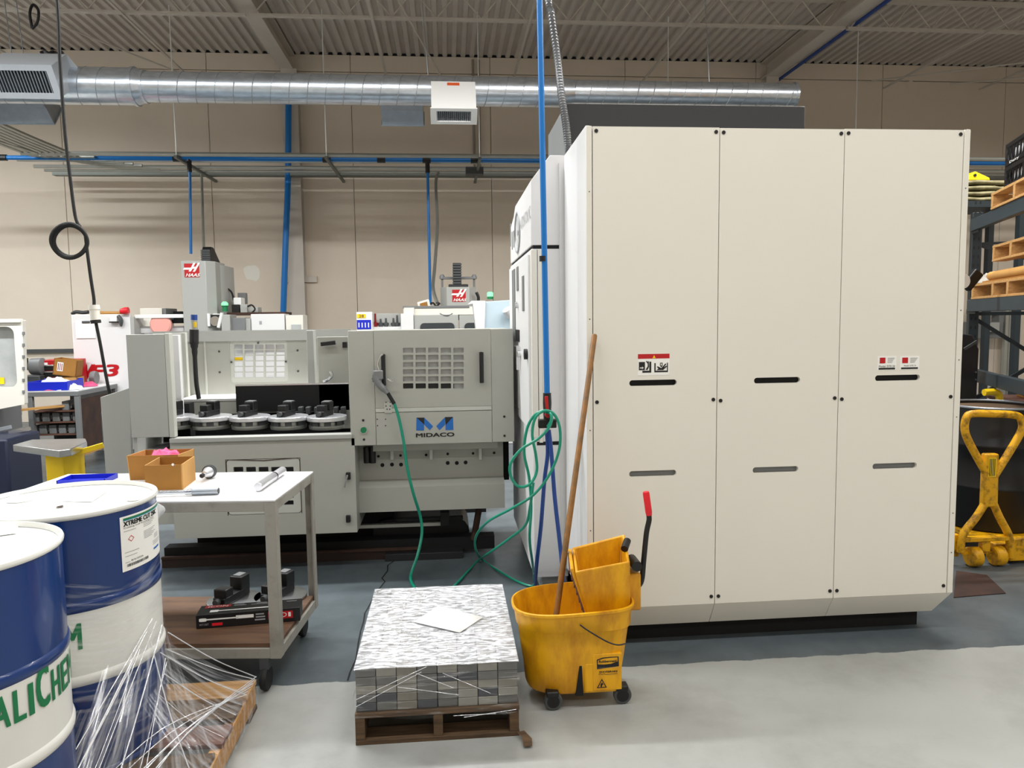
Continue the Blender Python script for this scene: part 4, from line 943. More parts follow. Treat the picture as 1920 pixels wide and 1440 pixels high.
# ================================================================ SERVICE CART WITH TOOLS
ca = thing('service_cart', 'grey steel service cart with white top and plywood lower shelf', 'cart', (-.745, 3.18, 0), R(-5.5))
CW, CD_, CZ = 1.25, .60, .85         # local: x from -CW to 0, y from 0 to CD_
zt_ = CZ
MB().box(-CW, 0, 0, CD_, zt_-.008, zt_).build('table_top', 'cart_top', ca, local=True, bev=.002)
for nm, bx in (('top_rail', (-CW+.045, -.045, 0, .03, zt_-.05, zt_-.009)), ('top_rail', (-CW+.045, -.045, CD_-.03, CD_, zt_-.05, zt_-.009)), ('top_rail', (-.03, 0, .045, CD_-.045, zt_-.05, zt_-.009)), ('top_rail', (-CW, -CW+.03, .045, CD_-.045, zt_-.05, zt_-.009)),
               ('shelf_rail', (-CW+.045, -.045, 0, .03, .15, .195)), ('shelf_rail', (-CW+.045, -.045, CD_-.03, CD_, .15, .195)), ('shelf_rail', (-.03, 0, .045, CD_-.045, .15, .195)), ('shelf_rail', (-CW, -CW+.03, .045, CD_-.045, .15, .195))):
    MB().box(*bx).build(nm, 'cart_paint', ca, local=True, bev=.002)
for x in (-CW, -.045):
    for y in (0, CD_-.045):
        s = 1 if x < -.5 else -1; yy = (y, y+.006) if y == 0 else (CD_-.006, CD_)
        xo = x if x < -.5 else 0
        b_ = MB(); b_.box(min(x, x+.045), max(x, x+.045), yy[0]-(.001), yy[1]+.001, .15, zt_-.009); xa_ = (x, x+.006) if x < -.5 else (-.006, 0.001); b_.box(xa_[0], xa_[1], y, y+.045, .15, zt_-.009)
        b_.build('leg', 'cart_paint', ca, local=True)
        w_ = MB(); cxw, cyw = x+.05*(1 if x < -.5 else -1)+.02, y+.02
        w_.lathe([(.03, -.016), (.05, -.014), (.055, 0), (.05, .014), (.03, .016)], (cxw, cyw, .055), 20, axis='x'); cw = w_.build('caster', 'rubber', ca, local=True)
        MB().box(cxw-.02, cxw+.02, cyw-.02, cyw+.02, .1, .15).build('caster_fork', 'grey_dark', cw, local=True)
MB().box(-CW+.03, -.012, .012, CD_-.03, .195, .215).build('shelf_board', 'plywood', ca, local=True, bev=.002)
ZS, ZT_ = .2155, .8505
# items on the top
def box_open(nm, label, cat, corners, z0, h, m, flare=0., inner=None):
    P = [Vector((c.x, c.y, 0)) for c in corners]; c0 = sum(P, Vector())/4
    t = thing(nm, label, cat, (c0.x, c0.y, z0))
    for i in range(4):
        a, b_ = P[i], P[(i+1) % 4]; o = MB(); n = Vector(((b_-a).y, -(b_-a).x, 0)).normalized()*.004
        if n.dot(a-c0) > 0: n = -n
        up = Vector((0, 0, h)); z = Vector((0, 0, z0)); k = 1+flare
        A, B = c0+(a-c0)*k, c0+(b_-c0)*k
        V = [a+z, b_+z, B+z+up, A+z+up]; o.add(V+[v+n for v in V], [[0, 1, 2, 3], [7, 6, 5, 4], [0, 4, 5, 1], [1, 5, 6, 2], [2, 6, 7, 3], [3, 7, 4, 0]]); o.build('side', m if i % 2 == 0 or not inner else inner, t)
    MB().add([p+Vector((0, 0, z0+.002)) for p in P], [[0, 1, 2, 3]]).build('bottom', m, t)
    return t
f0 = atz(273, 920, ZT_); f1 = atz(343, 918, ZT_); f2 = atz(367, 899, ZT_); f3 = f0+(f2-f1)
t = box_open('cardboard_box', 'small open brown cardboard box at the front of the cart top', 'box', [f0, f1, f2, f3], ZT_, .115, 'cardboard', 0, 'cardboard_light')
disc('tape_dot', 'label_white', t, (at(324, 871, f0.y-.002).x, f0.y-.002, at(324, 871, f0.y).z), .006, .001, 10)
g0 = atz(247, 897, ZT_); g1 = atz(320, 893, ZT_); g1 = Vector((f0.x+.06, f3.y+.02, 0)); g0 = Vector((f0.x-.17, f3.y+.03, 0)); g3 = g0+Vector((.02, .16, 0)); g2 = g1+Vector((.02, .16, 0))
t = box_open('cardboard_box', 'brown cardboard box holding a pink cloth behind the small box', 'box', [g0, g1, g2, g3], ZT_, .12, 'cardboard', .06, 'cardboard_light')
def cloth(label, c, rx, ry, h, m, seed, nm='cloth'):
    random.seed(seed); ph = [random.uniform(0, 6) for _ in range(6)]
    def fn(a, b):
        r_ = b; th = a*2*math.pi; k = 1+.18*math.sin(3*th+ph[0])+.12*math.sin(5*th+ph[1])
        z = h*(1-r_**4)*(.7+.3*math.sin(4*th+ph[2])*r_+.22*math.sin(10*r_+2*th+ph[3])*min(1, 3*r_)) 
        return (c[0]+rx*r_*k*math.cos(th), c[1]+ry*r_*k*math.sin(th), c[2]+max(z, 0)+.004)
    o = MB().grid(fn, 24, 8, cu=True).build(nm, m, angle=80); return tag(o, label, 'cloth')
cg = (g0+g1+g2+g3)/4
cloth('crumpled pink cloth sticking out of the cardboard box on the cart', (cg.x+.01, cg.y, ZT_+.086), .072, .06, .05, 'pink', 4, 'pink_cloth')
MB_ = MB().obox((cg.x, cg.y, ZT_+.045), (.05, 0, 0), (0, .05, 0), (0, 0, .041)); o = MB_.build('parts_bag', 'pink'); tag(o, 'pink bundle at the bottom of the open cardboard box', 'cloth')
# collet chuck
a = atz(381, 904, ZT_); b_ = atz(408, 888, ZT_); d = (b_-a); d.z = 0; d.normalize(); L_ = (b_-a).length
t = thing('tool_holder', 'conical steel tool holder with dark flange lying on the cart top', 'tool', (a.x, a.y, ZT_), 0)
def along(nm, m, prof, base, d):
    P = [base+d*s for s, _ in prof]; MB().tube(P, [r_ for _, r_ in prof], 20).build(nm, m, t)
base = Vector((a.x, a.y, ZT_+.033))
along('taper', 'steel_bright', [(0, .008), (.02, .009), (.021, .014), (.075, .027)], base, d); along('flange', 'grey_dark', [(.075, .0325), (.085, .0325), (.0855, .027), (.092, .027), (.0925, .0325), (.1, .0325)], base, d); along('nose', 'steel_bright', [(.1, .022), (.13, .02), (.132, .012), (.15, .011)], base, d); along('pull_stud', 'black', [(-.02, .007), (-.015, .011), (-.002, .011), (0, .006)], base, d)
# ground steel test bar
a = atz(484, 922, ZT_); b_ = atz(530, 890, ZT_); d = (b_-a); d.z = 0; d.normalize()
t = thing('test_bar', 'polished round steel bar with dark groove lying on the cart top', 'bar', (a.x, a.y, ZT_)); base = Vector((a.x, a.y, ZT_+.021)); L_ = (b_-a).length
along('bar', 'steel_bright', [(0, .018), (.002, .02), (L_*.62, .02), (L_*.63, .0185), (L_*.67, .0185), (L_*.68, .02), (L_, .02)], base, d); along('groove_ring', 'black', [(L_*.61, .0203), (L_*.645, .0203)], base, d)
# torque wrench
a = atz(410, 927, ZT_); b_ = atz(300, 931, ZT_); d = (b_-a); d.z = 0; d.normalize()
t = thing('torque_wrench', 'chrome torque wrench with grey grip at the front edge of the cart', 'wrench', (a.x, a.y, ZT_)); base = Vector((a.x, a.y, ZT_+.0165))
along('grip', 'galv_dull', [(0, .014), (.004, .016), (.11, .016), (.112, .013)], base, d); along('barrel', 'chrome', [(.11, .013), (.14, .013), (.142, .009), (.42, .009)], base, d); along('end_cap', 'black', [(-.003, .012), (.001, .0145)], base, d)
# blue bin behind the drum on the cart
f0 = atz(165, 902, ZT_); q0 = Vector((f3.x-.46, f3.y-.04, 0)); t = box_open('parts_bin', 'blue plastic parts bin half hidden behind the drum lid', 'bin', [q0, q0+Vector((.22, 0, 0)), q0+Vector((.22, .14, 0)), q0+Vector((0, .14, 0))], ZT_, .022, 'blue_bin')
# lower shelf: wrench box and two vises on round plates
a = atz(368, 1180, ZS); b_ = atz(563, 1164, ZS); d = (b_-a); d.z = 0; Lb = d.length; d.normalize(); n = Vector((-d.y, d.x, 0)); hb = .065; wb_ = .115
t = thing('tool_box_carton', 'black carton with red print for a torque wrench on the lower shelf', 'carton', (a.x, a.y, ZS))
P = [a, b_, b_+n*wb_, a+n*wb_]; MB().add([Vector((p.x, p.y, ZS)) for p in P]+[Vector((p.x, p.y, ZS+hb)) for p in P], [[3, 2, 1, 0], [4, 5, 6, 7], [0, 1, 5, 4], [1, 2, 6, 5], [2, 3, 7, 6], [3, 0, 4, 7]]).build('carton_body', 'black', t, bev=.002)
fm_ = lambda u, v, w=0: tuple(a+d*(u*Lb)+n*(-.0008+w)+Vector((0, 0, ZS-a.z+v*hb)))
tm_ = lambda u, v, w=0: tuple(a+d*(u*Lb)+n*(v*wb_)+Vector((0, 0, ZS-a.z+hb+.0008)))
MB().plate(rect(.69, .93, .28, .82), [], fm_, 0).build('red_panel', 'red', t)
fm2 = lambda u, v, w=0: tuple(Vector(fm_(u, v))-n*.0005)
tm2 = lambda u, v, w=0: tuple(Vector(tm_(u, v))+Vector((0, 0, .0004)))
for k, ch in enumerate('HD01'[:1]+'DI'):
    u0 = (.71, .82, .885)[k]; MB().text(ch, fm2, u0, .4, u0+(.045, .05, .025)[k], .72).build('panel_letter', 'label_white', t)
MB().plate(rrect(.03, .1, .5, .75, .08, 3), [], fm_, 0).build('printed_wrench_head', 'label_white', t); MB().plate(rect(.1, .4, .58, .68), [], fm_, 0).build('printed_wrench_shaft', 'label_white', t); MB().plate(rect(.38, .55, .54, .78), [], fm_, 0).build('printed_wrench_grip', 'label_white', t)
MB().text('WT150T', fm2, .03, .22, .12, .36).build('model_print', 'print_grey', t); MB().plate(rect(.15, .25, .16, .36), [], fm_, 0).build('red_tag', 'red_bright', t)
MB().plate(rect(.05, .3, .66, .94), [], tm_, 0).build('brand_panel', 'red', t); MB().text('ICON', tm2, .08, .72, .27, .88, shear=.02).build('brand_print', 'label_white', t)
MB().plate(rect(.12, .2, .2, .42), [], tm_, 0).build('printed_top_head', 'label_white', t); MB().plate(rect(.2, .8, .27, .36), [], tm_, 0).build('printed_top_shaft', 'label_white', t)
ln = MB()
for u0, w_, v0 in ((.33, .12, .72), (.33, .1, .82), (.5, .2, .72), (.55, .1, .84), (.85, .1, .75)): ln.plate(rect(u0, u0+w_, v0, v0+.05), [], tm_, 0)
for u0, w_, v0 in ((.57, .08, .7), (.57, .09, .5), (.56, .1, .3)): ln.plate(rect(u0, u0+w_, v0, v0+.1), [], fm_, 0)
tag(ln.build('fine_print', 'print_grey', t), kind='stuff')
for (px, py, label, vl) in ((440, 1122, 'round aluminium plate under a vise on the cart shelf, left', 'black vise on the left round plate of the cart shelf'), (526, 1115, 'round aluminium plate under a vise on the cart shelf, right', 'black vise on the right round plate behind the cart leg')):
    q = atz(px, py, ZS+.012); o = MB().lathe([(.128, 0), (.131, .002), (.131, .01), (.128, .012)], (q.x, q.y, ZS), 40).build('round_plate', 'brushed'); tag(o, label, 'plate', 'round plates on the cart shelf')
    tv = thing('machine_vise', vl, 'vise', (q.x-.01, q.y-.01, ZS+.012), R(-22), 'vises on the cart shelf')
    MB().box(-.033, .033, -.1, .1, 0, .04).build('bed', 'black', tv, local=True, bev=.005); MB().box(-.035, .035, .03, .1, .035, .105).build('fixed_jaw', 'black', tv, local=True, bev=.005)
    MB().box(-.035, .035, -.09, -.03, .035, .08).build('moving_jaw', 'black', tv, local=True, bev=.005); MB().box(-.02, .02, .04, .09, .105, .109).build('jaw_cap', 'grey_mid', tv, local=True)
    MB().tube([(0, -.125, .025), (0, -.1, .025)], .016, 12).build('screw', 'grey_dark', tv, local=True)

# ================================================================ SMALL PALLET OF STEEL BARS UNDER FILM
bp_ = thing('pallet', 'small dark wooden pallet under the wrapped steel bars', 'pallet', (-.063, 3.15, 0))
bx0, bx1, by0, by1 = -.375, .25, 2.725, 3.6
for x0 in (bx0, (bx0+bx1)/2-.018, bx1-.038): MB().box(x0, x0+.036, by0+.002, by1, .018, .105).build('stringer', 'wood_old', bp_, bev=.002)
for k in range(6):
    y0 = by0+k*(by1-by0-.1)/5; part('deck_board', 'wood_old', bp_, (bx0, bx1, y0, y0+.1, .105, .125), bev=.002)
for y0 in (by0, by1-.11, (by0+by1)/2-.05): part('bottom_board', 'wood_old', bp_, (bx0, bx1, y0, y0+.1, 0, .018), bev=.002)
random.seed(5)
for k, c in enumerate(((150, 148, 141), (112, 112, 110), (80, 82, 88), (132, 128, 119))): mat('bar_%d' % k, c, .45, .35, var=.15, scale=12)
nb, nr = 8, 5; sw = (bx1-bx0-.008)/nb; hh = .0335
bar_me = {}
for r_ in range(nr):
    for k in range(nb):
        m_ = random.choice((0, 0, 1, 1, 2, 3)); x = bx0+.004+sw*k; z = .1255+hh*r_; jy = random.uniform(0, .004)
        if m_ not in bar_me:
            o = MB().box(x+.0012, x+sw-.0012, by0+.012, by1-.03, z+.0006, z+hh-.0006).build('steel_bar', 'bar_%d' % m_, bev=.0015); bar_me[m_] = o
        else:
            o = bar_me[m_].copy(); COL.objects.link(o); o.location = (x+sw/2, (by0+.012+by1-.03)/2+jy, z+.0006)
        tag(o, 'steel bar in the wrapped stack, %s row, %s' % (('bottom', 'second', 'middle', 'fourth', 'top')[r_], ('first column at the left', 'second column from the left', 'third column from the left', 'fourth column from the left', 'fourth column from the right', 'third column from the right', 'second column from the right', 'last column at the right')[k]), 'bar', 'steel bars stacked on the small pallet')
zbt = .1255+hh*nr
q = [atz(x, y, zbt+.0125) for x, y in ((776, 1166), (822, 1136), (906, 1157), (862, 1186))]
o = MB().add(q, [[0, 1, 2, 3]]).build('paper_sheet', 'paper', solid=.0006); tag(o, 'white paper sheet lying under the film on the steel bars', 'paper')
film_mat('film_top', (3, 11, 6), .34, .62, .22, .96, .18, .5, 1.0, rot=(0, 0, .3), nscale=9)  # extra diffuse white stands in for lamp reflections on the film
film_mat('film_side', (2, 3, 16), .55, .85, .02, .5, .12, .3, .8, nscale=4)
fw = thing('stretch_film', 'glossy clear stretch film wrapped over the stack of steel bars', 'film', ((bx0+bx1)/2, 3.15, .12))
rs = np.random.RandomState(2); nx, ny = 46, 62
nzz = rs.rand(ny+20, nx+20); 
for _ in range(2): nzz = (nzz+np.roll(nzz, 1, 0)+np.roll(nzz, 1, 1)+np.roll(nzz, -1, 1)*.6)/3.6
nzz = nzz-nzz.mean()
def topf(a, b):
    x = bx0+.0+(bx1-bx0)*a; y = by0+.002+(by1-by0-.03)*b; i, j = int(a*(nx-1)), int(b*(ny-1))
    edge = min(a, 1-a, b, 1-b)
    return (x, y, zbt+.003+.012*max(0, nzz[j, i]+.1)*min(1, edge*12)+.003*abs(math.sin(9*a+4*b)))
MB().grid(topf, nx, ny).build('film_cover', 'film_top', fw, angle=80)
per = [(bx0-.003, by0-.001), (bx1+.003, by0-.001), (bx1+.004, by1-.024), (bx0-.004, by1-.024)]
def sidef(a, b):
    s = a*4; i = int(s) % 4; f = s-int(s); p0, p1 = per[i], per[(i+1) % 4]
    x = p0[0]+(p1[0]-p0[0])*f; y = p0[1]+(p1[1]-p0[1])*f; o = .006*math.sin(40*a+6*b)*math.sin(9*b)
    z = .1+(zbt+.006-.1)*b+(.01*math.sin(50*a) if b < .1 else 0)
    cxm, cym = (bx0+bx1)/2, (by0+by1)/2; dx, dy = x-cxm, y-cym; l = math.hypot(dx, dy)
    return (x+abs(o)*dx/l, y+abs(o)*dy/l, z)
MB().grid(sidef, 121, 8).build('film_side', 'film_side', fw, angle=80)
tl = [atz(973, 1372, .02), atz(985, 1385, .012), atz(992, 1400, .008)]
b_ = MB(); 
for k in range(2): 
    pass
b_.add([tl[0]+Vector((-.01, 0, 0)), tl[0]+Vector((.02, 0, .004)), tl[1]+Vector((.025, 0, 0)), tl[1]+Vector((-.012, 0, .006)), tl[2]+Vector((.012, 0, .002)), tl[2]+Vector((-.02, 0, .001))], [[0, 1, 2, 3], [3, 2, 4, 5]]).build('loose_tail', 'wood_old', fw)
for (xa, ya, xb, yb) in ((668, 1312, 800, 1250), (668, 1325, 790, 1260), (745, 1288, 860, 1303), (780, 1262, 850, 1290), (830, 1262, 920, 1300), (870, 1345, 968, 1330), (850, 1342, 930, 1338)):
    Yf = by0-.007; MB().tube([at(xa, ya, Yf), at(xb, yb, Yf)], .0011, 5).build('fold', 'film_strand', fw)

# ================================================================ MOP BUCKET
mb = thing('mop_bucket', 'yellow mop bucket with side-press wringer and black casters', 'mop bucket', (.52, 3.03, 0))
bcx, bcy = .505, 3.04
def ring(z, L, Wd, off=0, n=48, e=2.6, tiltx=0):
    out = []
    for k in range(n):
        a = 2*math.pi*k/n; c, s = math.cos(a), math.sin(a)
        ex = e+1.8 if c > 0 else e
        x = L/2*math.copysign(abs(c)**(2/ex), c); y = Wd/2*math.copysign(abs(s)**(2/ex), s)
        out.append((bcx+off+x, bcy+y, z+tiltx*(x/L)))
    return out
lv = [(.062, .385, .27, .0, 0), (.075, .398, .284, 0, 0), (.15, .412, .29, 0, 0), (.2, .428, .298, 0, 0), (.26, .444, .308, 0, 0), (.33, .462, .322, 0, 0), (.335, .476, .336, 0, 0), (.385, .486, .345, 0, .02), (.405, .492, .352, 0, .022), (.408, .508, .368, 0, .022), (.418, .508, .368, 0, .022), (.42, .492, .352, 0, .022), (.4, .478, .34, 0, .022), (.12, .37, .245, 0, 0), (.095, .34, .22, 0, 0)]
V = []; n = 48
for z, L_, W_, off, tl_ in lv: V += ring(z, L_, W_, off, n, 2.6, tl_)
Fs = [[i*n+k, i*n+(k+1) % n, (i+1)*n+(k+1) % n, (i+1)*n+k] for i in range(len(lv)-1) for k in range(n)]+[list(range(n))[::-1], [(len(lv)-1)*n+k for k in range(n)]]
bk = MB().add(V, Fs).build('bucket', 'yellow_plastic', mb, angle=50)
yf = bcy-.1495
# central leg gap, its shade drawn as a black wedge, and foot pad
part('front_rib', 'yellow_plastic', mb, (.532, .672, yf+.0, yf+.05, .064, .2), bev=.012)
MB().prism([(.498, .058), (.531, .058), (.524, .185), (.514, .185)], 'y', yf+.0005, yf+.03).build('gap_shade_wedge', 'black_matt', mb)
b_ = MB().tube(spl([(.512, bcy-.178, .372), (.55, bcy-.186, .345), (.62, bcy-.185, .30), (.665, bcy-.182, .282), (.70, bcy-.17, .28)], 6), .0032, 6); b_.build('bail_handle', 'black', mb)
for px, py in ((1038, 1318), (1168, 1306)):
    q = atz(px, py+15, 0); 
    for yo in (0, .21):
        c = MB().lathe([(.018, -.012), (.034, -.012), (.038, -.008), (.038, .008), (.034, .012), (.018, .012)], (q.x, q.y+.012+yo, .038), 24, axis='y').build('caster_wheel', 'grey_dark', mb)
        MB().lathe([(.022, -.0135), (.026, -.013), (.026, .013), (.022, .0135)], (q.x, q.y+.012+yo, .038), 20, axis='y').build('wheel_hub', 'black', c)
        b2 = MB(); b2.box(q.x-.03, q.x+.022, q.y-.012+yo, q.y+.036+yo, .06, .085); b2.build('caster_fork', 'black', c, bev=.006)
# wringer: tapered tub standing in the right end of the bucket, leaning
def wr(u, v, w_): return (bcx+.045+u+.16*(w_-.3)*0+(.0), bcy+v, w_)
tp = [(-.045, -.105, .565), (.185, -.105, .60), (.215, .105, .655), (-.02, .115, .60)]
bt = [(.02, -.09, .33), (.195, -.09, .33), (.195, .09, .33), (.02, .09, .33)]
T = [Vector(wr(*p)) for p in tp]; B = [Vector(wr(*p)) for p in bt]
def shrink(P, k): 
    c = sum(P, Vector())/4; return [c+(p-c)*k for p in P]
Ti = shrink(T, .9); Bi = [p+Vector((0, 0, .03)) for p in shrink(B, .86)]
MB().add(B+T+Ti+Bi, [[3, 2, 1, 0], [0, 1, 5, 4], [1, 2, 6, 5], [2, 3, 7, 6], [3, 0, 4, 7], [4, 5, 9, 8], [5, 6, 10, 9], [6, 7, 11, 10], [7, 4, 8, 11], [8, 9, 13, 12], [9, 10, 14, 13], [10, 11, 15, 14], [11, 8, 12, 15], [12, 13, 14, 15]]).build('wringer_tub', 'yellow_plastic', mb, bev=.008)
# press plate with ribs at the left side
pa, pb_ = Vector(wr(-.062, -.09, .575)), Vector(wr(-.04, .10, .60)); pc_, pd = Vector(wr(.02, .08, .36)), Vector(wr(.01, -.09, .35))
MB().add([pa, pb_, pc_, pd]+[p+Vector((.014, 0, 0)) for p in (pa, pb_, pc_, pd)], [[0, 1, 2, 3], [7, 6, 5, 4], [0, 4, 5, 1], [1, 5, 6, 2], [2, 6, 7, 3], [3, 7, 4, 0]]).build('press_plate', 'yellow_plastic', mb, bev=.003)
for k in range(7):
    f = (k+.5)/7; a = pa.lerp(pd, f)+Vector((-.006, .01, 0)); c = pb_.lerp(pc_, f)+Vector((-.006, -.02, 0)); MB().bar(a, c, .006, .012).build('press_rib', 'wood_red', mb)
part('rear_bracket', 'yellow_plastic', mb, (bcx+.235, bcx+.29, bcy-.06, bcy+.05, .37, .53), bev=.008)
c = Vector((bcx+.27, bcy-.02, .565)); MB().cyl(c-Vector((0, .05, 0)), c+Vector((0, .05, 0)), .022, 14).build('pivot', 'black', mb)
MB().cyl(Vector((bcx+.225, bcy-.03, .63)), Vector((bcx+.25, bcy+.02, .65)), .016, 12).build('pivot_knob', 'black', mb)
Yh = bcy-.02
MB().tube(spl([at(1180, 1098, Yh), at(1194, 1099, Yh), at(1203, 1088, Yh), at(1207, 1050, Yh), at(1212, 1000, Yh), at(1217, 975, Yh), at(1216, 963, Yh)], 6), .0115, 12).build('lever', 'black', mb)
MB().tube([at(1217, 966, Yh), at(1216.3, 960, Yh), at(1211.5, 925, Yh), at(1211, 922, Yh)], [.0125, .0145, .0145, .0125], 14).build('lever_grip', 'red_bright', mb)
# printed badge on the front right face
def ff(px, py, o=0): q = at(px, py, yf-.003-o); return (q.x, q.z)
fy = lambda o: front(yf-.003-o)
lift = yf
ob_ = [(1119, 1237), (1130, 1233), (1145, 1231.5), (1160, 1231), (1160.5, 1249), (1119.5, 1255)]
ib = [(1121, 1238.5), (1131, 1235), (1145, 1233.2), (1158, 1232.5), (1158, 1240), (1146, 1244.5), (1133, 1246), (1121, 1246)]
bd = part('badge_base', 'yellow_plastic', mb, (ff(1112, 1240)[0], ff(1166, 1240)[0], yf-.0025, yf+.02, ff(1140, 1294)[1], ff(1140, 1226)[1]), bev=.002)
MB().plate([ff(*p) for p in ob_], [[ff(*p) for p in ib]], fy(.0), .0008).build('badge_outline', 'print_black', bd)
a = ff(1123, 1243); c = ff(1156, 1236.5); MB().text('Rubbermaid', fy(0), a[0], a[1], c[0], c[1], bold=.04).build('badge_name', 'print_black', bd)
a = ff(1123, 1262); c = ff(1158, 1256.5); MB().text('WAVEBRAKE', fy(0), a[0], a[1], c[0], c[1], bold=.05).build('badge_model', 'print_black', bd)
a = ff(1121, 1253); c = ff(1158, 1250); MB().text('COMMERCIAL PRODUCTS', fy(.001), a[0], a[1], c[0], c[1]).build('badge_line', 'print_grey', bd)
MB().tube([Vector((ff(x, y)[0], yf-.0035, ff(x, y)[1])) for x, y in ((1122, 1264.5), (1126, 1262.8), (1129, 1265), (1132, 1263), (1136, 1264.5), (1158, 1262.5))], .0008, 4).build('badge_wave', 'print_black', bd)
tri = [(1119, 1290.5), (1138, 1289), (1128.5, 1272.5)]; ti = [(1121.8, 1288.8), (1135.2, 1287.6), (1128.5, 1276)]
MB().plate([ff(*p) for p in tri], [[ff(*p) for p in ti]], fy(0), .0008).build('hazard_triangle', 'print_black', bd)
MB().plate([ff(*p) for p in ((1126, 1288), (1126, 1283), (1129, 1279.5), (1130.5, 1281), (1131.5, 1285), (1129, 1284), (1129, 1288))], [], fy(0), .0008).build('hazard_pictogram', 'print_black', bd)
# mop handle leaning against the machine
t = thing('mop', 'mop with long wooden handle leaning on the cream machine', 'mop', (.45, 3.0, .1))
top = at(1115, 627, 3.372); lo_ = at(1041, 1166, 3.03); d = (lo_-top).normalized(); base = lo_+d*.2
MB().tube([base, top+d*.006, top], [.0135, .0125, .009], 12).build('handle', mat('mop_wood', (150, 98, 34), .5, rgb2=(104, 78, 40), scale=4, stretch=(3, 3, 3)), t)
MB().tube([lo_-d*.012, lo_+d*.06], .018, 12).build('ferrule', 'wood', t)
random.seed(9)
for k in range(14):
    a = 2*math.pi*k/14; p0 = base+Vector((.01*math.cos(a), .01*math.sin(a), 0)); MB().tube(spl([p0-d*.05, p0+Vector((.03*math.cos(a), .025*math.sin(a), -.02)), Vector((base.x+.075*math.cos(a), bcy+.055*math.sin(a), .105))], 4), .007, 5).build('mop_strand', 'cart_top', t)
# ================================================================ LEFT MILL BEHIND THE CHANGER
def bx(nm, m, par, px0, py0, px1, py1, Y, dep, bev=.006):
    """box whose front face spans these points at depth Y and which goes back by dep"""
    a = at(px0, py0, Y); c = at(px1, py1, Y)
    return part(nm, m, par, (min(a.x, c.x), max(a.x, c.x), Y, Y+dep, min(a.z, c.z), max(a.z, c.z)), bev=bev)
def maker_logo(par, px0, py0, px1, py1, Y):
    a = at(px0, py1, Y); c = at(px1, py0, Y); u0, v0, W, H = a.x, a.z, c.x-a.x, c.z-a.z
    f1, f2 = front(Y-.004), front(Y-.006)
    PP = lambda pts: [(u0+x*W, v0+z*H) for x, z in pts]
    l = MB().plate(PP([(.08, 0), (1, 0), (1, 1), (.08, 1)]), [], f1, .003).build('logo_plate', 'red', par)
    MB().plate(PP([(.0, .55), (.4, .55), (.34, .42), (.48, .42), (.6, .62), (.72, .62), (.6, .4), (.74, .4), (1.08, 1.05), (.94, 1.05), (.8, .76), (.66, .76), (.8, 1.05), (.66, 1.05), (.5, .7), (.08, .7)]), [], f2, .003).build('logo_mark', 'label_white', l)
    MB().text('HAAS', f2, u0+.15*W, v0+.04*H, u0+1.0*W, v0+.28*H, bold=.06, shear=.4, sep=6).build('logo_lettering', 'label_white', l)
YV = 9.5
ml_ = thing('milling_machine', 'white milling machine with VF3 on its side, behind the changer at left', 'machine', (-2.7, 10.4, 0))
a = at(133, 590, YV); c = at(244, 590, YV)
sp_ = part('side_panel', 'machine_white', ml_, (a.x, c.x, YV, YV+.05, .25, a.z), bev=.01)
part('enclosure', 'machine_white', ml_, (a.x+.03, at(600, 620, YV).x, YV+.3, YV+1.9, 0, at(300, 626, YV).z), bev=.01)
part('side_panel_return', 'machine_white', ml_, (a.x, a.x+.04, YV+.05, YV+1.6, .25, a.z-.02), bev=.01)
f_ = front(YV-.003)
for s, (x0, y0, x1, y1) in (('V', (150, 713, 170, 683)), ('F', (170, 708, 190, 684)), ('3', (195, 706, 219, 683))):
    p0 = at(x0, y0, YV); p1 = at(x1, y1, YV); MB().text(s, f_, p0.x, p0.z, p1.x, p1.z, bold=.07, shear=.28, sep=6).build('model_lettering', 'red', sp_)
bx('corner_block', 'machine_grey', ml_, 243, 594, 253, 640, YV, .3)
bx('tool_rail', 'white_paint', ml_, 252, 590, 412, 595, YV+.05, .06, .003)
bx('chip_guard', 'machine_cream', ml_, 262, 578, 305, 612, YV+.35, .4); bx('chip_guard_side', 'grey_mid', ml_, 305, 578, 312, 600, YV+.35, .4)
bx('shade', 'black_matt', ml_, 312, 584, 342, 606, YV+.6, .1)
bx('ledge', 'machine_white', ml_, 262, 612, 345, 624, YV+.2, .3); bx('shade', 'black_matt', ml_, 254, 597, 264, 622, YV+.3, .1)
# head cover: faceted column
p = lambda px, py, Y=YV: at(px, py, Y)
xl_, xm, xr_ = p(339, 500).x, p(385, 500).x, p(424, 500, YV+.45).x; zt1 = p(360, 489).z; z0h = p(360, 600).z
hd = MB().prism([(xl_, YV), (xm, YV), (xm+.09, YV+.1), (xm+.09, YV+.5), (xl_, YV+.5)], 'z', z0h-.3, zt1).build('head_cover', 'machine_grey', ml_, bev=.006)
MB().prism([(xm+.05, YV+.25), (xr_-.02, YV+.3), (xr_, YV+.4), (xr_, YV+.8), (xm+.05, YV+.8)], 'z', z0h-.3, zt1-.03).build('head_cover_rear', 'machine_grey', ml_, bev=.006)
maker_logo(hd, 344, 494, 373, 520, YV)
pa = [(p(367, 500).x+.05, YV+.35, zt1)]
b_ = MB(); xc0, xc1 = p(365, 470).x, p(381, 470).x; yy = [(YV+.25, zt1-.02), (YV+.25, zt1+.14), (YV+.32, zt1+.2), (YV+.42, zt1+.2), (YV+.75, zt1-.02)]
b_.prism(yy, 'x', xc0, xc1); b_.build('cable_chain', 'black', ml_, bev=.004)
for k in range(7):
    z = zt1+.01+.022*k; part('chain_link', 'grey_dark', ml_, (xc0-.006, xc1+.006, YV+.235, YV+.252, z, z+.014))
bx('sub_head', 'grey_dark', ml_, 345, 600, 410, 625, YV+.15, .4); bx('coolant_block', 'black', ml_, 392, 590, 412, 610, YV+.02, .1)
MB().lathe([(.06, -.02), (.06, .02)], tuple(p(404, 602, YV+.0)), 20, axis='y').build('gauge', 'chrome', ml_)
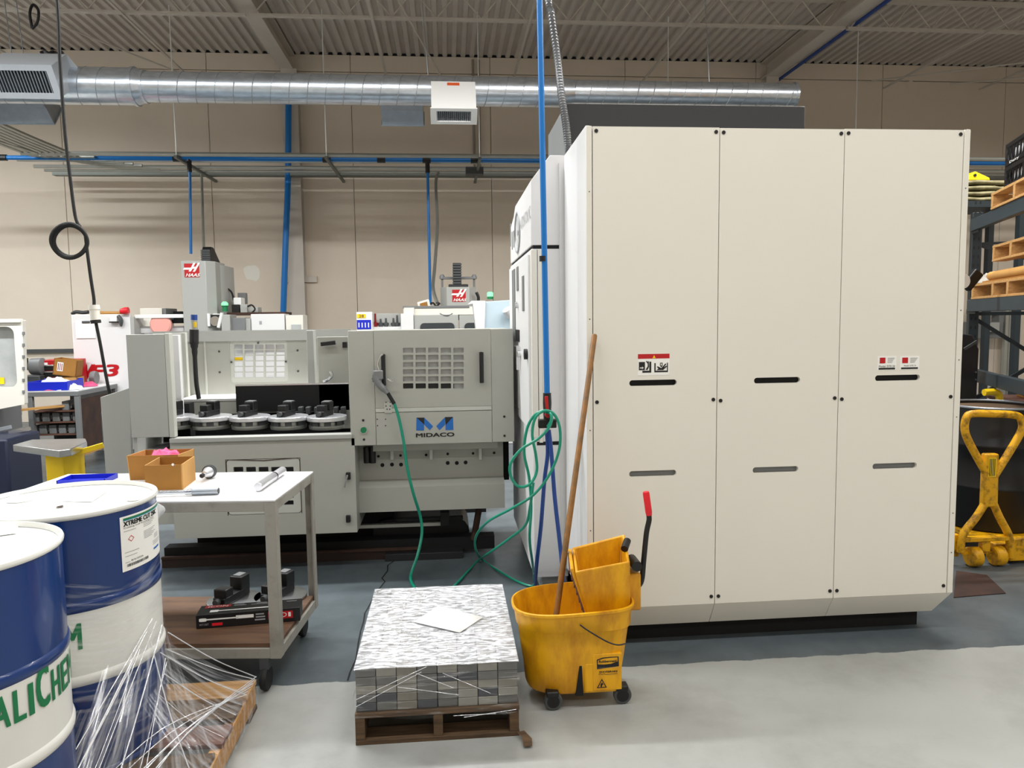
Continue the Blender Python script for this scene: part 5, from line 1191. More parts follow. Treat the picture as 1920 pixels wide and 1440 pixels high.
bx('nozzle_arm', 'white_paint', ml_, 388, 588, 394, 612, YV-.02, .06, .003)
c = p(412, 602, YV-.1); MB().tube([c+Vector((-.02, 0, -.08)), c+Vector((.03, 0, .1))], .02, 8).build('nozzle', 'white_paint', ml_); 
bx('control_box', 'machine_grey', ml_, 414, 590, 432, 622, YV-.1, .3); bx('control_box', 'grey_mid', ml_, 432, 596, 460, 622, YV-.05, .25); bx('control_side', 'machine_grey', ml_, 459, 597, 470, 622, YV-.02, .2)
wp_ = bx('door_panel', 'machine_white', ml_, 470, 589, 534, 622, YV, .3)
bx('door_mark', 'print_grey', wp_, 486, 602, 491, 608, YV-.004, .003, 0)
bx('end_panel', 'machine_cream', ml_, 535, 591, 569, 622, YV+.02, .3); bx('end_window', 'window_grey', ml_, 546, 608, 564, 622, YV+.0, .03)
bx('top_motor', 'white_paint', ml_, 437, 558, 452, 572, YV+.4, .2, .01); bx('top_motor_base', 'black', ml_, 434, 571, 449, 588, YV+.38, .2); bx('top_manifold', 'machine_grey', ml_, 450, 571, 464, 588, YV+.35, .2); bx('top_bracket', 'grey_mid', ml_, 445, 549, 461, 570, YV+.7, .1)
bx('top_valve', 'machine_grey', ml_, 464, 576, 484, 588, YV+.4, .2)
MB().tube(spl([at(425, 540, YV+.5), at(434, 548, YV+.5), at(438, 562, YV+.45)], 5), .012, 6).build('top_hose', 'black', ml_); MB().tube(spl([at(464, 575, YV+.3), at(472, 572, YV+.3), at(478, 580, YV+.3), at(470, 588, YV+.3)], 5), .01, 6).build('top_hose', 'black', ml_)
bx('top_tray', 'rust', ml_, 425, 586, 535, 590, YV+.2, .4, .002)
c = at(422, 584, YV+.05); MB().lathe([(.033, 0), (.033, .06), (.04, .062), (.04, .1), (.02, .12)], tuple(c), 16).build('beacon', 'green_print', ml_)
MB().lathe([(.041, .075), (.041, .1), (.02, .121)], tuple(c), 16).build('beacon_lens', 'lamp_green', ml_)
# things on and at the mill
t = thing('mallet', 'mallet with wooden handle and red head on top of the white mill panel', 'mallet', tuple(at(215, 590, YV+.03)))
za = at(215, 590, YV).z
MB().tube([(at(186, 588, YV).x, YV+.03, za+.022), (at(228, 588, YV).x, YV+.03, za+.022)], [.024, .017], 10).build('handle', 'wood', t); MB().tube([(at(228, 588, YV).x, YV-.03, za+.04), (at(236, 585, YV).x, YV-.03, za+.045), (at(243, 583, YV).x, YV-.03, za+.05)], [.03, .042, .04], 14).build('head', 'red_bright', t)
t = thing('clipboard', 'white sheet on a clip hanging on the white mill panel', 'paper', tuple(at(160, 633, YV-.02)))
bx('sheet', 'paper', t, 141, 604, 179, 634, YV-.015, .012, 0); bx('clip', 'grey_dark', t, 153, 602, 168, 606, YV-.025, .02, .003)
t = thing('magnet_hook', 'white magnet holder with dark gloves clipped on the mill panel', 'holder', tuple(at(212, 604, YV-.04)))
bx('holder', 'white_paint', t, 205, 592, 219, 603, YV-.05, .048); bx('lip', 'black', t, 204, 603, 220, 605, YV-.06, .05, .002); MB().tube(spl([at(222, 592, YV-.03), at(227, 600, YV-.04), at(227, 612, YV-.03)], 4), [.02, .02, .022, .022, .024, .022, .02, .016, .01], 8).build('glove', 'grey_dark', t)
o = MB().tube(spl([at(135, 589, YV+.06), at(142, 585, YV+.06), at(155, 586, YV+.06), at(166, 585, YV+.06)], 4), .022, 8).build('dark_tool', 'black'); tag(o, 'black tool lying on top of the white mill panel', 'tool')
o = MB().lathe([(.11, -.035), (.13, -.02), (.13, .02), (.11, .035)], tuple(at(302, 609, YV+.1)), 28, axis='y').build('pink_disc', 'pink_pale'); tag(o, 'pale pink round pad leaning on the mill ledge', 'pad')
# connector on the thick cable of the changer
c0, c1, c2 = at(364, 590, 5.3), at(364, 600, 5.3), at(365, 619, 5.3)
MB().tube([c0, c1], .0215, 14).build('plug_cap', 'hose_blue', pc); MB().tube([c1, c2], .0205, 14).build('plug_body', 'conduit', pc); MB().box(c1.x+.002, c1.x+.018, 5.278, 5.3, c2.z+.02, c1.z-.015).build('plug_sticker', 'yellow_clean', pc)

# ================================================================ RIGHT MILL
YR = 9.8
mr_ = thing('milling_machine', 'grey milling machine head and cream roof behind the changer at right', 'machine', (.2, 10.6, 0))
q = lambda px, py, Y=YR: at(px, py, Y)
hd = MB().prism([(q(826, 560).x, YR+.12), (q(838, 560).x, YR), (q(880, 560).x, YR), (q(894, 560).x, YR+.12), (q(894, 560).x, YR+.6), (q(826, 560).x, YR+.6)], 'z', q(850, 600).z, q(850, 538).z).build('head_cover', 'machine_grey', mr_, bev=.006)
maker_logo(hd, 846, 543, 873, 566, YR)
bx('head_cap', 'charcoal', mr_, 841, 533, 878, 539, YR+.05, .3, .01)
ch = bx('cable_chain', 'black', mr_, 849, 493, 865, 534, YR+.1, .15, .004)
for k in range(8): bx('chain_link', 'grey_dark', mr_, 848.5, 494+5*k, 865.5, 497+5*k, YR+.09, .012, 0)
bx('cross_bar', 'grey_mid', mr_, 826, 519, 893, 523, YR+.2, .06, .004)
for px in (829, 889):
    a = q(px, 541, YR+.23); c = q(px, 518, YR+.23); MB().cyl(a, c, .014, 10).build('guide_rod', 'grey_mid', mr_); MB().lathe([(.035, 0), (.035, .035), (.018, .06)], tuple(q(px, 523, YR+.23)), 12).build('rod_cap', 'grey_mid', mr_)
part('enclosure', 'machine_white', mr_, (q(640, 600).x, q(1010, 600).x, YR-.3, YR+1.5, 0, q(800, 618).z), bev=.01)
bx('roof_panel', 'machine_cream', mr_, 756, 576, 892, 590, YR-.35, .9); bx('roof_edge', 'grey_mid', mr_, 755, 574, 880, 577, YR-.36, .9, .002); bx('roof_strut', 'machine_cream', mr_, 757, 577, 777, 592, YR-.4, .1)
bx('door_left', 'machine_grey', mr_, 776, 591, 860, 624, YR-.42, .1); bx('door_right', 'machine_grey', mr_, 861, 591, 898, 624, YR-.42, .1)
a = q(788, 624, YR-.43); c = q(852, 605, YR-.43); MB().prism(rrect(a.x, c.x, a.z-.15, c.z, .05, 4), 'y', YR-.44, YR-.42).build('door_glass', 'glass_dark', mr_)
a = q(871, 624, YR-.43); c = q(897, 605, YR-.43); MB().prism(rrect(a.x, c.x, a.z-.15, c.z, .05, 4), 'y', YR-.44, YR-.42).build('door_glass', 'glass_dark', mr_)
MB().tube(spl([q(825, 588, YR-.38), q(832, 591, YR-.42), q(842, 591, YR-.42), q(848, 588, YR-.38)], 4), .008, 6).build('roof_handle', 'grey_mid', mr_)
bx('door_post', 'machine_white', mr_, 751, 588, 776, 624, YR-.45, .15)
bx('tool_tray', 'machine_grey', mr_, 699, 588, 752, 624, YR-.2, .1); bx('tray_shelf', 'machine_white', mr_, 698, 613, 753, 618, YR-.4, .25, .003)
MB().tube(spl([q(893, 548), q(897, 558), q(895, 572)], 4), .02, 8).build('head_hose', 'black', mr_)
MB().tube(spl([q(803, 572), q(812, 568), q(818, 574), q(825, 568)], 5), .012, 6).build('loose_cable', 'black', mr_)
lm = thing('work_lamp', 'cream work lamp standing on the roof of the right mill', 'lamp', tuple(at(794, 590, YR-.3)))
bx('stem', 'machine_cream', lm, 789, 578, 800, 590, YR-.3, .08); a = at(795, 572, YR-.28); MB().obox(a, Vector((.075, 0, .02)), (0, .05, 0), Vector((-.012, 0, .055))).build('head', 'machine_cream', lm, bev=.01); MB().obox(a+Vector((0, -.055, 0)), Vector((.045, 0, .012)), (0, .004, 0), Vector((-.006, 0, .03))).build('lens', 'cardboard', lm)
# pendant control that faces left
cp = thing('control_pendant', 'pale blue-grey control pendant with cream edge behind the changer', 'control', tuple(at(925, 616, 8.6)))
YQ = 8.6
mat('pendant', (186, 204, 214), .45)
MB().prism([(at(904, 620, YQ).x, at(904, 620, YQ).z-.3), (at(898, 566, YQ).x, at(898, 566, YQ).z), (at(962, 562, YQ).x, at(962, 562, YQ).z), (at(966, 620, YQ).x, at(966, 620, YQ).z-.3)], 'y', YQ, YQ+.15).build('housing', 'pendant', cp, bev=.01)
MB().prism([(at(897, 620, YQ).x, at(897, 620, YQ).z-.3), (at(886, 570, YQ).x, at(886, 570, YQ).z), (at(876, 570, YQ).x, at(876, 572, YQ).z), (at(884, 564, YQ).x, at(884, 564, YQ).z), (at(910, 564, YQ).x, at(910, 564, YQ).z), (at(906, 620, YQ).x, at(906, 620, YQ).z-.3)], 'y', YQ-.04, YQ+.16).build('bezel', 'machine_white', cp, bev=.006)
MB().tube([at(950, 580, YQ-.1), at(958, 592, YQ-.06)], .055, 12).build('pendant_lamp', 'machine_white', cp); MB().box(at(930, 600, YQ).x-.05, at(930, 600, YQ).x+.05, YQ+.06, YQ+.16, 0, at(930, 612, YQ).z).build('stand', 'machine_grey', cp)
for px in (919, 962):
    c = at(px, 561, YQ+.08); t = thing('signal_beacon', 'green signal lamp on the pendant, %s' % ('left one' if px < 930 else 'right one beside the cream machine'), 'lamp', tuple(c)); MB().lathe([(.033, 0), (.033, .03)], tuple(c), 14).build('base', 'green_print', t); MB().lathe([(.036, .03), (.036, .075), (.02, .085)], tuple(c), 14).build('lens', 'lamp_green', t)
sb = thing('sign_box', 'white box with yellow number tag and blue sheet beside the tool tray', 'box', tuple(at(684, 620, YR-.45)))
bx('case', 'white_paint', sb, 668, 585, 699, 640, YR-.52, .2); bx('number_tag', 'yellow_clean', sb, 669, 589, 686, 596, YR-.526, .005, 0); bx('blue_sheet', 'blue_bin', sb, 669, 600, 696, 617, YR-.526, .005, 0)
a = at(673, 595.2, YR-.528); c = at(682, 590, YR-.528); MB().text('28', front(YR-.528), a.x, a.z, c.x, c.z).build('number', 'print_black', sb)
for k in range(4): bx('sheet_line', 'label_white', sb, 672+6*k, 605, 674+6*k, 614, YR-.528, .002, 0)
for k, (px, h) in enumerate(((704, 18), (714, 11), (724, 12), (738, 12), (745, 16))):
    c = at(px, 613, YR-.3); o = MB().lathe([(.012, .13*h/14), (.014, .06), (.035, .05), (.035, .03), (.022, .0)][::-1], tuple(c), 12).build('tool_holder', 'red_dark' if k == 0 else 'grey_dark')
    tag(o, ('dark red tool holder leftmost on the tray of the right mill', 'steel tool holder second from left on the mill tray', 'steel tool holder in the middle of the mill tray', 'steel tool holder second from right on the mill tray', 'tall steel tool holder rightmost on the mill tray')[k], 'tool', 'tool holders on the mill tray')

# ================================================================ FAR LEFT: machine, cart, tool chest, bins
YE = 7.6
em = thing('lathe_enclosure', 'cream machine enclosure with rounded window at the left edge', 'machine', tuple(at(20, 800, YE)))
a = at(-160, 600, YE); c = at(46, 758, YE); w0 = at(-120, 614, YE); w1 = at(33, 726, YE)
MB().plate([(a.x, at(0, 782, YE).z-.05), (c.x, c.z), (at(42, 600, YE).x, at(42, 600, YE).z), (a.x, a.z)], [rrect(w0.x, w1.x, w1.z, w0.z, .07, 5)], front(YE), .06).build('door', 'machine_cream', em, bev=.008)
part('window_glass', 'window_grey', em, (w0.x, w1.x, YE+.07, YE+.08, w1.z, w0.z)); part('door_gasket', 'machine_cream', em, (a.x, at(40, 600, YE).x, YE-.02, YE+.04, at(20, 606, YE).z, at(20, 598, YE).z), bev=.01)
part('body', 'machine_cream', em, (a.x-.6, at(36, 700, YE+1.2).x, YE+.1, YE+1.2, .6, a.z-.03)); part('lower_body', 'grey_mid', em, (a.x-.6, at(40, 770, YE+.5).x, YE+.05, YE+.5, .55, c.z-.02)); part('chip_base', 'black_matt', em, (a.x-.6, at(20, 800, YE+.9).x, YE+.2, YE+.9, 0, .55))
bx('yellow_tag', 'yellow_clean', em, -5, 708, 8, 720, YE+.06, .005, 0)
for k in range(6): bx('hinge', 'grey_mid', em, 41, 622+22*k, 45, 628+22*k, YE-.01, .02, .002)
# cart with bins behind
YK = 8.5
tc = thing('steel_cart', 'grey steel cart with rows of vise blocks on its shelves', 'cart', tuple(at(120, 850, YK).xy)+(0,))
k0 = at(50, 740, YK); k1 = at(147, 740, YK); zt2 = at(100, 733, YK).z; yk2 = YK+.97
part('table_top', 'cart_top', tc, (k0.x, k1.x, YK, yk2, zt2-.01, zt2)); part('top_rail', 'grey_mid', tc, (k0.x, k1.x, YK-.005, YK+.03, zt2-.06, zt2-.01), bev=.003); part('top_rail', 'grey_mid', tc, (k1.x-.03, k1.x+.004, YK, yk2, zt2-.06, zt2-.01), bev=.003)
for x in (k0.x, k1.x-.05):
    for y in (YK, yk2-.05):
        part('leg', 'grey_mid', tc, (x, x+.05, y, y+.05, .12, zt2-.01), bev=.003); MB().lathe([(.03, -.02), (.05, -.018), (.05, .018), (.03, .02)], (x+.025, y+.025, .05), 14, axis='x').build('caster', 'rubber', tc); part('caster_fork', 'grey_dark', tc, (x+.005, x+.045, y+.005, y+.045, .09, .13))
part('side_sheet', 'rust', tc, (k1.x-.012, k1.x-.004, YK+.05, yk2-.05, .2, zt2-.1)); part('bottom_rail', 'cardboard_light', tc, (k1.x-.03, k1.x+.006, YK+.05, yk2, .16, .2)); part('back_sheet', 'grey_dark', tc, (k0.x, k1.x, YK+.5, YK+.51, .15, zt2-.3))
for i, py in enumerate((771, 792, 815)):
    z = at(100, py, YK).z; part('shelf', 'wood_red', tc, (k0.x+.02, k1.x-.02, YK+.02, YK+.5, z-.012, z))
    vb = MB(); 
    for kx in range(5 if i else 1):
        px = (70+19*kx if i == 1 else 66+18*kx) if i else 126
        q0 = at(px, py-1, YK+.1); o = MB(); o.box(q0.x-.035, q0.x+.04, YK+.06, YK+.3, z, z+.1); o.box(q0.x+.045, q0.x+.06, YK+.08, YK+.2, z+.02, z+.07)
        if kx == 0 and i == 1: 
            pass
        ob = o.build('vise_jaw', 'grey_mid', bev=.006); tag(ob, 'grey machined vise jaw, %s row of the steel cart, %s' % (('top', 'middle', 'bottom')[i], ('first from the left', 'second from the left', 'third from the left', 'fourth from the left', 'fifth from the left')[kx]), 'vise jaw', 'vise jaws on the steel cart')
MB().prism([(at(40, 772, YK-.2).x, YK-.32), (k1.x-.15, YK+.1), (k1.x-.15, YK+.25), (at(40, 772, YK-.2).x, YK-.18)], 'z', at(60, 769, YK).z+.02, at(60, 769, YK).z+.04).build('flat_cardboard', 'cardboard_light'); tag(bpy.data.objects['flat_cardboard'], 'flat cardboard strip sticking out of the steel cart shelf', 'cardboard')
pb = thing('parts_bin', 'bright blue plastic bin of white parts on the steel cart', 'bin', tuple(at(80, 735, YK+.15).xy)+(zt2,))
b0 = at(51, 735, YK+.02); b1 = at(85, 735, YK+.02); bz = zt2+.001
for nm_, q_ in (('bin_front', (b0.x, b0.x+.42, YK+.03, YK+.045, bz, bz+.095)), ('bin_back', (b0.x, b0.x+.42, YK+.38, YK+.395, bz, bz+.11)), ('bin_side', (b0.x, b0.x+.012, YK+.045, YK+.38, bz, bz+.1)), ('bin_side', (b0.x+.408, b0.x+.42, YK+.045, YK+.38, bz, bz+.1)), ('bin_floor', (b0.x, b0.x+.42, YK+.03, YK+.39, bz, bz+.006))): part(nm_, 'blue_bin', pb, q_, bev=.002)
cloth('white wipes heaped in the bright blue bin', (b0.x+.2, YK+.2, bz+.07), .16, .12, .07, 'cart_top', 21, 'wipes')
cloth('white crumpled papers beside the blue bin', (k1.x-.16, YK+.14, zt2), .12, .1, .07, 'paper', 8, 'papers'); cloth('pink plastic bags spread on the steel cart top', (k1.x+.0-.2, YK+.6, zt2), .14, .16, .05, 'pink', 12, 'pink_bags'); cloth('pink sheet lying in front of the blue bin', (k1.x-.3, YK+.055, zt2), .12, .03, .012, 'pink', 14, 'pink_bags')
r0 = at(78, 672, YK+.75); 
tb = thing('tool_chest', 'red tool chest with black drawers on the steel cart', 'tool chest', (at(120, 700, YK+.75).x, YK+.8, zt2))
x0_, x1_ = at(78, 700, YK+.65).x, at(163, 700, YK+.95).x; zc0, zc1 = zt2+.001, at(100, 674, YK+.75).z
part('case', 'red', tb, (x0_, x1_, YK+.62, YK+.95, zc0, zc1), bev=.008)
for k in range(3):
    z = zc0+.04+k*.075; dwr = part('drawer', 'black', tb, (x0_+.03, x0_+.33, YK+.608, YK+.622, z, z+.06), bev=.003); part('drawer_pull', 'chrome', dwr, (x0_+.03, x0_+.33, YK+.6, YK+.61, z+.05, z+.066), bev=.002)
part('lid_badge', 'label_white', tb, (x0_+.055, x0_+.09, YK+.613, YK+.622, zc1-.07, zc1-.03))
def tilt_box(nm, label, c, sx, sy, sz, rz, ry, m='cardboard'):
    t = thing(nm, label, 'box', c, 0); Mx = Matrix.Translation(c) @ Matrix.Rotation(rz, 4, 'Z') @ Matrix.Rotation(ry, 4, 'Y')
    for nm_, (x0, x1, y0, y1, z0, z1) in (('side', (-sx, sx, -sy, -sy+.01, 0, sz)), ('side', (-sx, sx, sy-.01, sy, 0, sz)), ('side', (-sx, -sx+.01, -sy, sy, 0, sz)), ('side', (sx-.01, sx, -sy, sy, 0, sz)), ('bottom', (-sx, sx, -sy, sy, 0, .01))):
        b_ = MB().box(x0, x1, y0, y1, z0, z1); b_.v = [tuple(Mx @ Vector(v)) for v in b_.v]; b_.build(nm_, m, t)
    return t, Mx
cbx = at(132, 735, YK+.45); t, M_ = tilt_box('cardboard_box', 'lower brown cardboard box on the steel cart', (cbx.x, YK+.45, zt2+.001), .12, .1, .12, .05, 0, 'cardboard_light')
t, M_ = tilt_box('cardboard_box', 'upper tilted brown cardboard box with red printed label on the cart', (cbx.x-.02, YK+.45, zt2+.14), .12, .1, .19, .1, .16)
b_ = MB().box(-.08, -.02, -.103, -.101, .05, .15); b_.v = [tuple(M_ @ Vector(v)) for v in b_.v]; lbl = b_.build('printed_label', 'paper', t)
for k in range(3):
    b_ = MB().box(-.072+.018*k, -.064+.018*k, -.1045, -.1032, .06, .14); b_.v = [tuple(M_ @ Vector(v)) for v in b_.v]; b_.build('label_bar', 'red_dark', lbl)
o = MB().lathe([(.03, -.03), (.075, -.03), (.08, 0), (.075, .03), (.03, .03)], (at(177, 712, YK+.85).x, YK+.85, zt2+.081), 24, axis='x').build('chuck', 'grey_mid'); tag(o, 'round grey chuck standing on the steel cart by the red letters', 'chuck')
t = thing('bench_vise', 'grey chuck head standing behind the steel cart at left', 'tool', tuple(at(66, 735, YK+.6).xy)+(zt2,)); xk = at(66, 700, YK+.6).x
part('base', 'grey_dark', t, (xk-.12, xk+.1, YK+.5, YK+.75, zt2, zt2+.14), bev=.01); MB().lathe([(.05, -.08), (.095, -.07), (.1, .05), (.07, .07)], (xk+.03, YK+.62, zt2+.24), 20, axis='x').build('head', 'grey_mid', t); MB().cyl((xk-.1, YK+.6, zt2+.2), (xk-.1, YK+.6, zt2+.34), .03, 10).build('post', 'black', t)
t = thing('dark_tote', 'dark navy tote of scrap metal at the left edge', 'tote', (at(20, 850, 7.0).x, 7.0, 0)); xk = at(50, 840, 7.2).x
mat('navy', (20, 28, 52), .5); part('tote_body', 'navy', t, (xk-1.0, xk, 6.9, 7.45, 0, at(20, 815, 7.2).z), bev=.02)
for k, (px, py) in enumerate(((8, 800), (30, 805), (20, 812), (44, 803))):
    o = MB().bar(at(px-14, py+6, 7.3), at(px+14, py, 7.35), .03, .03).build('scrap_strip', 'chrome' if k % 2 else 'galv_dull', t)
# yellow pedestal with a machined plate
yp = thing('yellow_pedestal', 'yellow square pedestal carrying an aluminium plate, behind the drums', 'stand', tuple(at(110, 850, 5).xy)+(0,))
q0, q1 = at(84, 850, 5.0), at(117, 850, 5.0); q2 = at(134, 850, 5.0)
zpl = at(100, 838, 5.0).z
MB().prism([(q0.x, 5.0), (q1.x, 5.0), (q2.x-.005, 5.1), (q2.x-.005, 5.18), (q0.x, 5.18)], 'z', 0, zpl-.04).build('post', 'yellow_clean', yp, bev=.004); part('foot_plate', 'yellow_clean', yp, (q0.x-.1, q2.x+.1, 4.93, 5.25, 0, .015), bev=.003)
MB().bar((q2.x-.02, 5.1, zpl-.06), (q2.x+.13, 5.16, zpl-.02), .03, .03).build('arm', 'yellow_clean', yp)
PA = [atz(24, 834, zpl), atz(110, 845, zpl), atz(133, 842, zpl), atz(163, 828, zpl), atz(160, 822, zpl+.0), atz(60, 824, zpl)]
MB().prism([(p_.x, p_.y) for p_ in PA], 'z', zpl-.045, zpl).build('machined_plate', 'brushed', yp, bev=.004)
# ================================================================ RIGHT: drum on a truck, pallet rack with loads
zf_ = 0
bd_ = thing('black_drum', 'black steel drum standing behind the yellow truck handle at right', 'drum', tuple(at(1858, 1000, 4.75).xy)+(.12,))
dc = at(1860, 745, 4.86); dcx, dcy, dr_ = dc.x, 4.86, .288; zt3 = at(1860, 765, 4.6).z
MB().lathe([(dr_, .13), (dr_, .4), (dr_+.008, .41), (dr_+.008, .425), (dr_, .435), (dr_, .69), (dr_+.008, .70), (dr_+.008, .715), (dr_, .725), (dr_, zt3-.012)], (dcx, dcy, 0), 56, True, False).build('shell', 'drum_black', bd_, angle=50)
MB().tube([(dcx+(dr_+.002)*math.cos(a), dcy+(dr_+.002)*math.sin(a), zt3-.01) for a in np.linspace(0, 2*math.pi, 57)[:-1]], .008, 6, closed=True).build('rim', 'galv_dull', bd_)
MB().lathe([(dr_-.004, zt3-.03), (.001, zt3-.028)], (dcx, dcy, 0), 48, False, False).build('rusty_lid', 'wood_old', bd_)
MB().tube(spl([(dcx+.1, dcy-.292, .66), (dcx+.2, dcy-.23, .65), (dcx+.27, dcy-.13, .65)], 5), .008, 6).build('strap', 'galv_dull', bd_)
dt = thing('drum_truck', 'yellow steel drum truck with Y-shaped handle and small wheels', 'truck', tuple(atz(1850, 1055, 0)))
YT = 4.33
def dq(px, py, Y=YT): return at(px, py, Y)
r_ = .0235
b_ = MB().tube(spl([dq(1853, 893), dq(1838, 868), dq(1816, 827), dq(1809, 806), dq(1811, 786), dq(1822, 776), dq(1862, 776), dq(1900, 778), dq(1913, 784), dq(1917, 800), dq(1910, 818), dq(1886, 858), dq(1864, 893)], 5), r_, 12); b_.build('handle_loop', 'yellow_paint', dt, angle=60)
MB().prism([(dq(1844, 850).x, dq(1845, 850).z), (dq(1870, 850).x, dq(1870, 850).z), (dq(1868, 945).x, dq(1868, 950).z), (dq(1840, 945).x, dq(1840, 950).z)], 'y', YT-.02, YT+.025).build('handle_plate', 'yellow_paint', dt, bev=.01)
MB().tube(spl([dq(1846, 945), dq(1830, 970), dq(1810, 995), dq(1803, 1012), dq(1801, 1035)], 4), r_, 12).build('fork_leg', 'yellow_paint', dt); MB().tube(spl([dq(1863, 945), dq(1874, 970), dq(1890, 1000), dq(1893, 1015), dq(1895, 1045)], 4), r_, 12).build('fork_leg', 'yellow_paint', dt)
lb = MB().box(dq(1849, 875).x, dq(1863, 875).x, YT-.023, YT-.0205, dq(1856, 893).z, dq(1856, 857).z).build('decal', 'yellow_clean', dt)
for k in range(4): MB().box(dq(1850.5+3*k, 875).x, dq(1851.7+3*k, 875).x, YT-.0242, YT-.0232, dq(1856, 891).z, dq(1856, 859).z).build('decal_line', 'print_black', lb)
part('cross_axle', 'yellow_paint', dt, (dq(1803, 1015).x, dq(1893, 1015).x, YT-.02, YT+.03, dq(1850, 1014).z, dq(1850, 1006).z), bev=.004); part('cross_rod', 'yellow_paint', dt, (dq(1803, 1035).x, dq(1893, 1035).x, YT, YT+.015, dq(1850, 1038).z, dq(1850, 1034).z))
for px in (1826, 1870):
    c = dq(px, 1034, YT+.0); MB().lathe([(.02, -.034), (.055, -.034), (.062, -.028), (.062, .028), (.055, .034), (.02, .034)], (c.x, c.y, .065), 24, axis='x').build('wheel', 'yellow_paint', dt)
part('center_lug', 'yellow_paint', dt, (dq(1840, 1025).x, dq(1855, 1025).x, YT-.01, YT+.03, dq(1848, 1034).z, dq(1848, 1014).z), bev=.003)
part('frame_side', 'yellow_paint', dt, (dq(1895, 1040).x, dq(1895, 1040).x+.35, YT+.0, YT+.05, dq(1910, 1052).z, dq(1910, 1010).z), bev=.006); part('frame_side', 'yellow_paint', dt, (dq(1792, 1040).x, dq(1803, 1040).x, YT+.02, YT+.06, dq(1800, 1046).z, dq(1800, 1004).z), bev=.006)
part('frame_base', 'yellow_paint', dt, (dcx-.3, dcx+.3, YT+.06, dcy+.1, .085, .12), bev=.006)
for px in (1826, 1895): c = dq(px, 1050, YT+.1); MB().lathe([(.02, -.02), (.04, -.018), (.04, .018), (.02, .02)], (c.x, YT+.12, .042), 16, axis='x').build('caster', 'rubber', dt)
MB().tube(spl([at(1845, 736, 5.25), at(1862, 735, 5.25), at(1872, 739, 5.25), at(1874, 752, 5.25), at(1874, 790, 5.25)], 4), .026, 10).build('rear_grab', 'yellow_clean', dt); MB().tube([at(1874, 780, 5.25), (at(1874, 780, 5.25).x, 5.25, .05)], .02, 8).build('rear_post', 'yellow_paint', dt)
# pallet rack turned away from the machine
th = R(22.8); P0 = at(1824, 410, 6.0)
rk = thing('pallet_rack', 'dark green pallet rack with punched upright at the right edge', 'rack', (P0.x, P0.y, 0), -th)
# local axes: -y runs towards the camera along the beams, x to the right is the depth of the rack
zl1, zl2, zl3 = at(1824, 412, 6.0).z, at(1832, 562, 6.0).z, at(1838, 688, 6.0).z
for x in (0, 1.05):
    for y in (0, -2.7):
        up = MB().box(x, x+.075, y, y+.075, 0, zl1+.06).build('upright', 'rack_paint', rk, local=True, bev=.003)
        if x == 0 and y == 0:
            for k in range(30):
                for s in (.018, .052): MB().box(x+s-.006, x+s+.006, y-.0012, y+.001, .35+.075*k, .375+.075*k).build('punched_hole', 'black_matt', up, local=True)
for zz in (zl1, zl2, zl3):
    for x in (.0, 1.09): MB().box(x-.02, x+.03, -2.65, .0, zz-.1, zz).build('beam', 'rack_beam' if x < .5 else 'rack_paint', rk, local=True, bev=.004)
    MB().box(x-.02-1.09+.015, x-.02-1.09+.02, -.2, -.02, zz-.12, zz+.02).build('beam_clip', 'rack_paint', rk, local=True)
for k in range(2):
    a0, a1 = (.04, .04), (1.08, .04); z0, z1 = (zl2-.15, zl3-.3) if k else (zl1-.2, zl2+.1)
    MB().bar((.04, .04, z0), (1.08, .04, z1), .03, .03).build('brace', 'rack_paint', rk, local=True); MB().bar((.04, .04, z1), (1.08, .04, z0), .03, .03).build('brace', 'rack_paint', rk, local=True)
MB().bar((.04, .04, zl2-.12), (1.08, .04, zl2-.12), .03, .03).build('brace', 'rack_paint', rk, local=True); MB().bar((.04, .04, zl1-.2), (1.08, .04, zl1-.2), .02, .02).build('brace', 'rack_paint', rk, local=True)
mat('mesh_wire', (120, 120, 114), .5, .4)
wm = MB()
for k in range(34): wm.tube([(1.12, -2.6+.075*k, zl3-.5), (1.12, -2.6+.075*k, zl2-.1)], .003, 4, cap=False)
for k in range(13): wm.tube([(1.12, -2.6, zl3-.48+.075*k), (1.12, -.05, zl3-.48+.075*k)], .003, 4, cap=False)
tag(wm.build('wire_mesh', 'mesh_wire', rk, local=True), kind='stuff')
RM = ROOTM[rk.name]
def rl(x, y, z): return RM @ Vector((x, y, z))
def lbox(nm, m, par, x0, x1, y0, y1, z0, z1, bev=0.):
    b_ = MB().box(x0, x1, y0, y1, z0, z1); b_.v = [tuple(RM @ Vector(v)) for v in b_.v]; return b_.build(nm, m, par, bev=bev)
def rpallet(label, x0, x1, y0, y1, z, m='wood_pale'):
    t = thing('pallet', label, 'pallet', tuple(rl((x0+x1)/2, (y0+y1)/2, z)), 0, 'pallets on the rack')
    for k in range(6): xx_ = x0+(x1-x0-.1)*k/5; lbox('deck_board', m, t, xx_, xx_+.1, y0, y1, z+.105, z+.125, .002)
    for y in (y1-.05, (y0+y1)/2+.1, (y0+y1)/2-.25, y0): lbox('stringer', m, t, x0, x1, y, y+.045, z+.018, z+.105, .002)
    for x in (x0, (x0+x1)/2-.05, x1-.1): lbox('bottom_board', m, t, x, x+.1, y0, y1, z, z+.018, .002)
    return t
rpallet('pale wooden pallet carrying the black crates on the top rack shelf', -.03, 1.0, -1.9, -.6, zl1+.001)
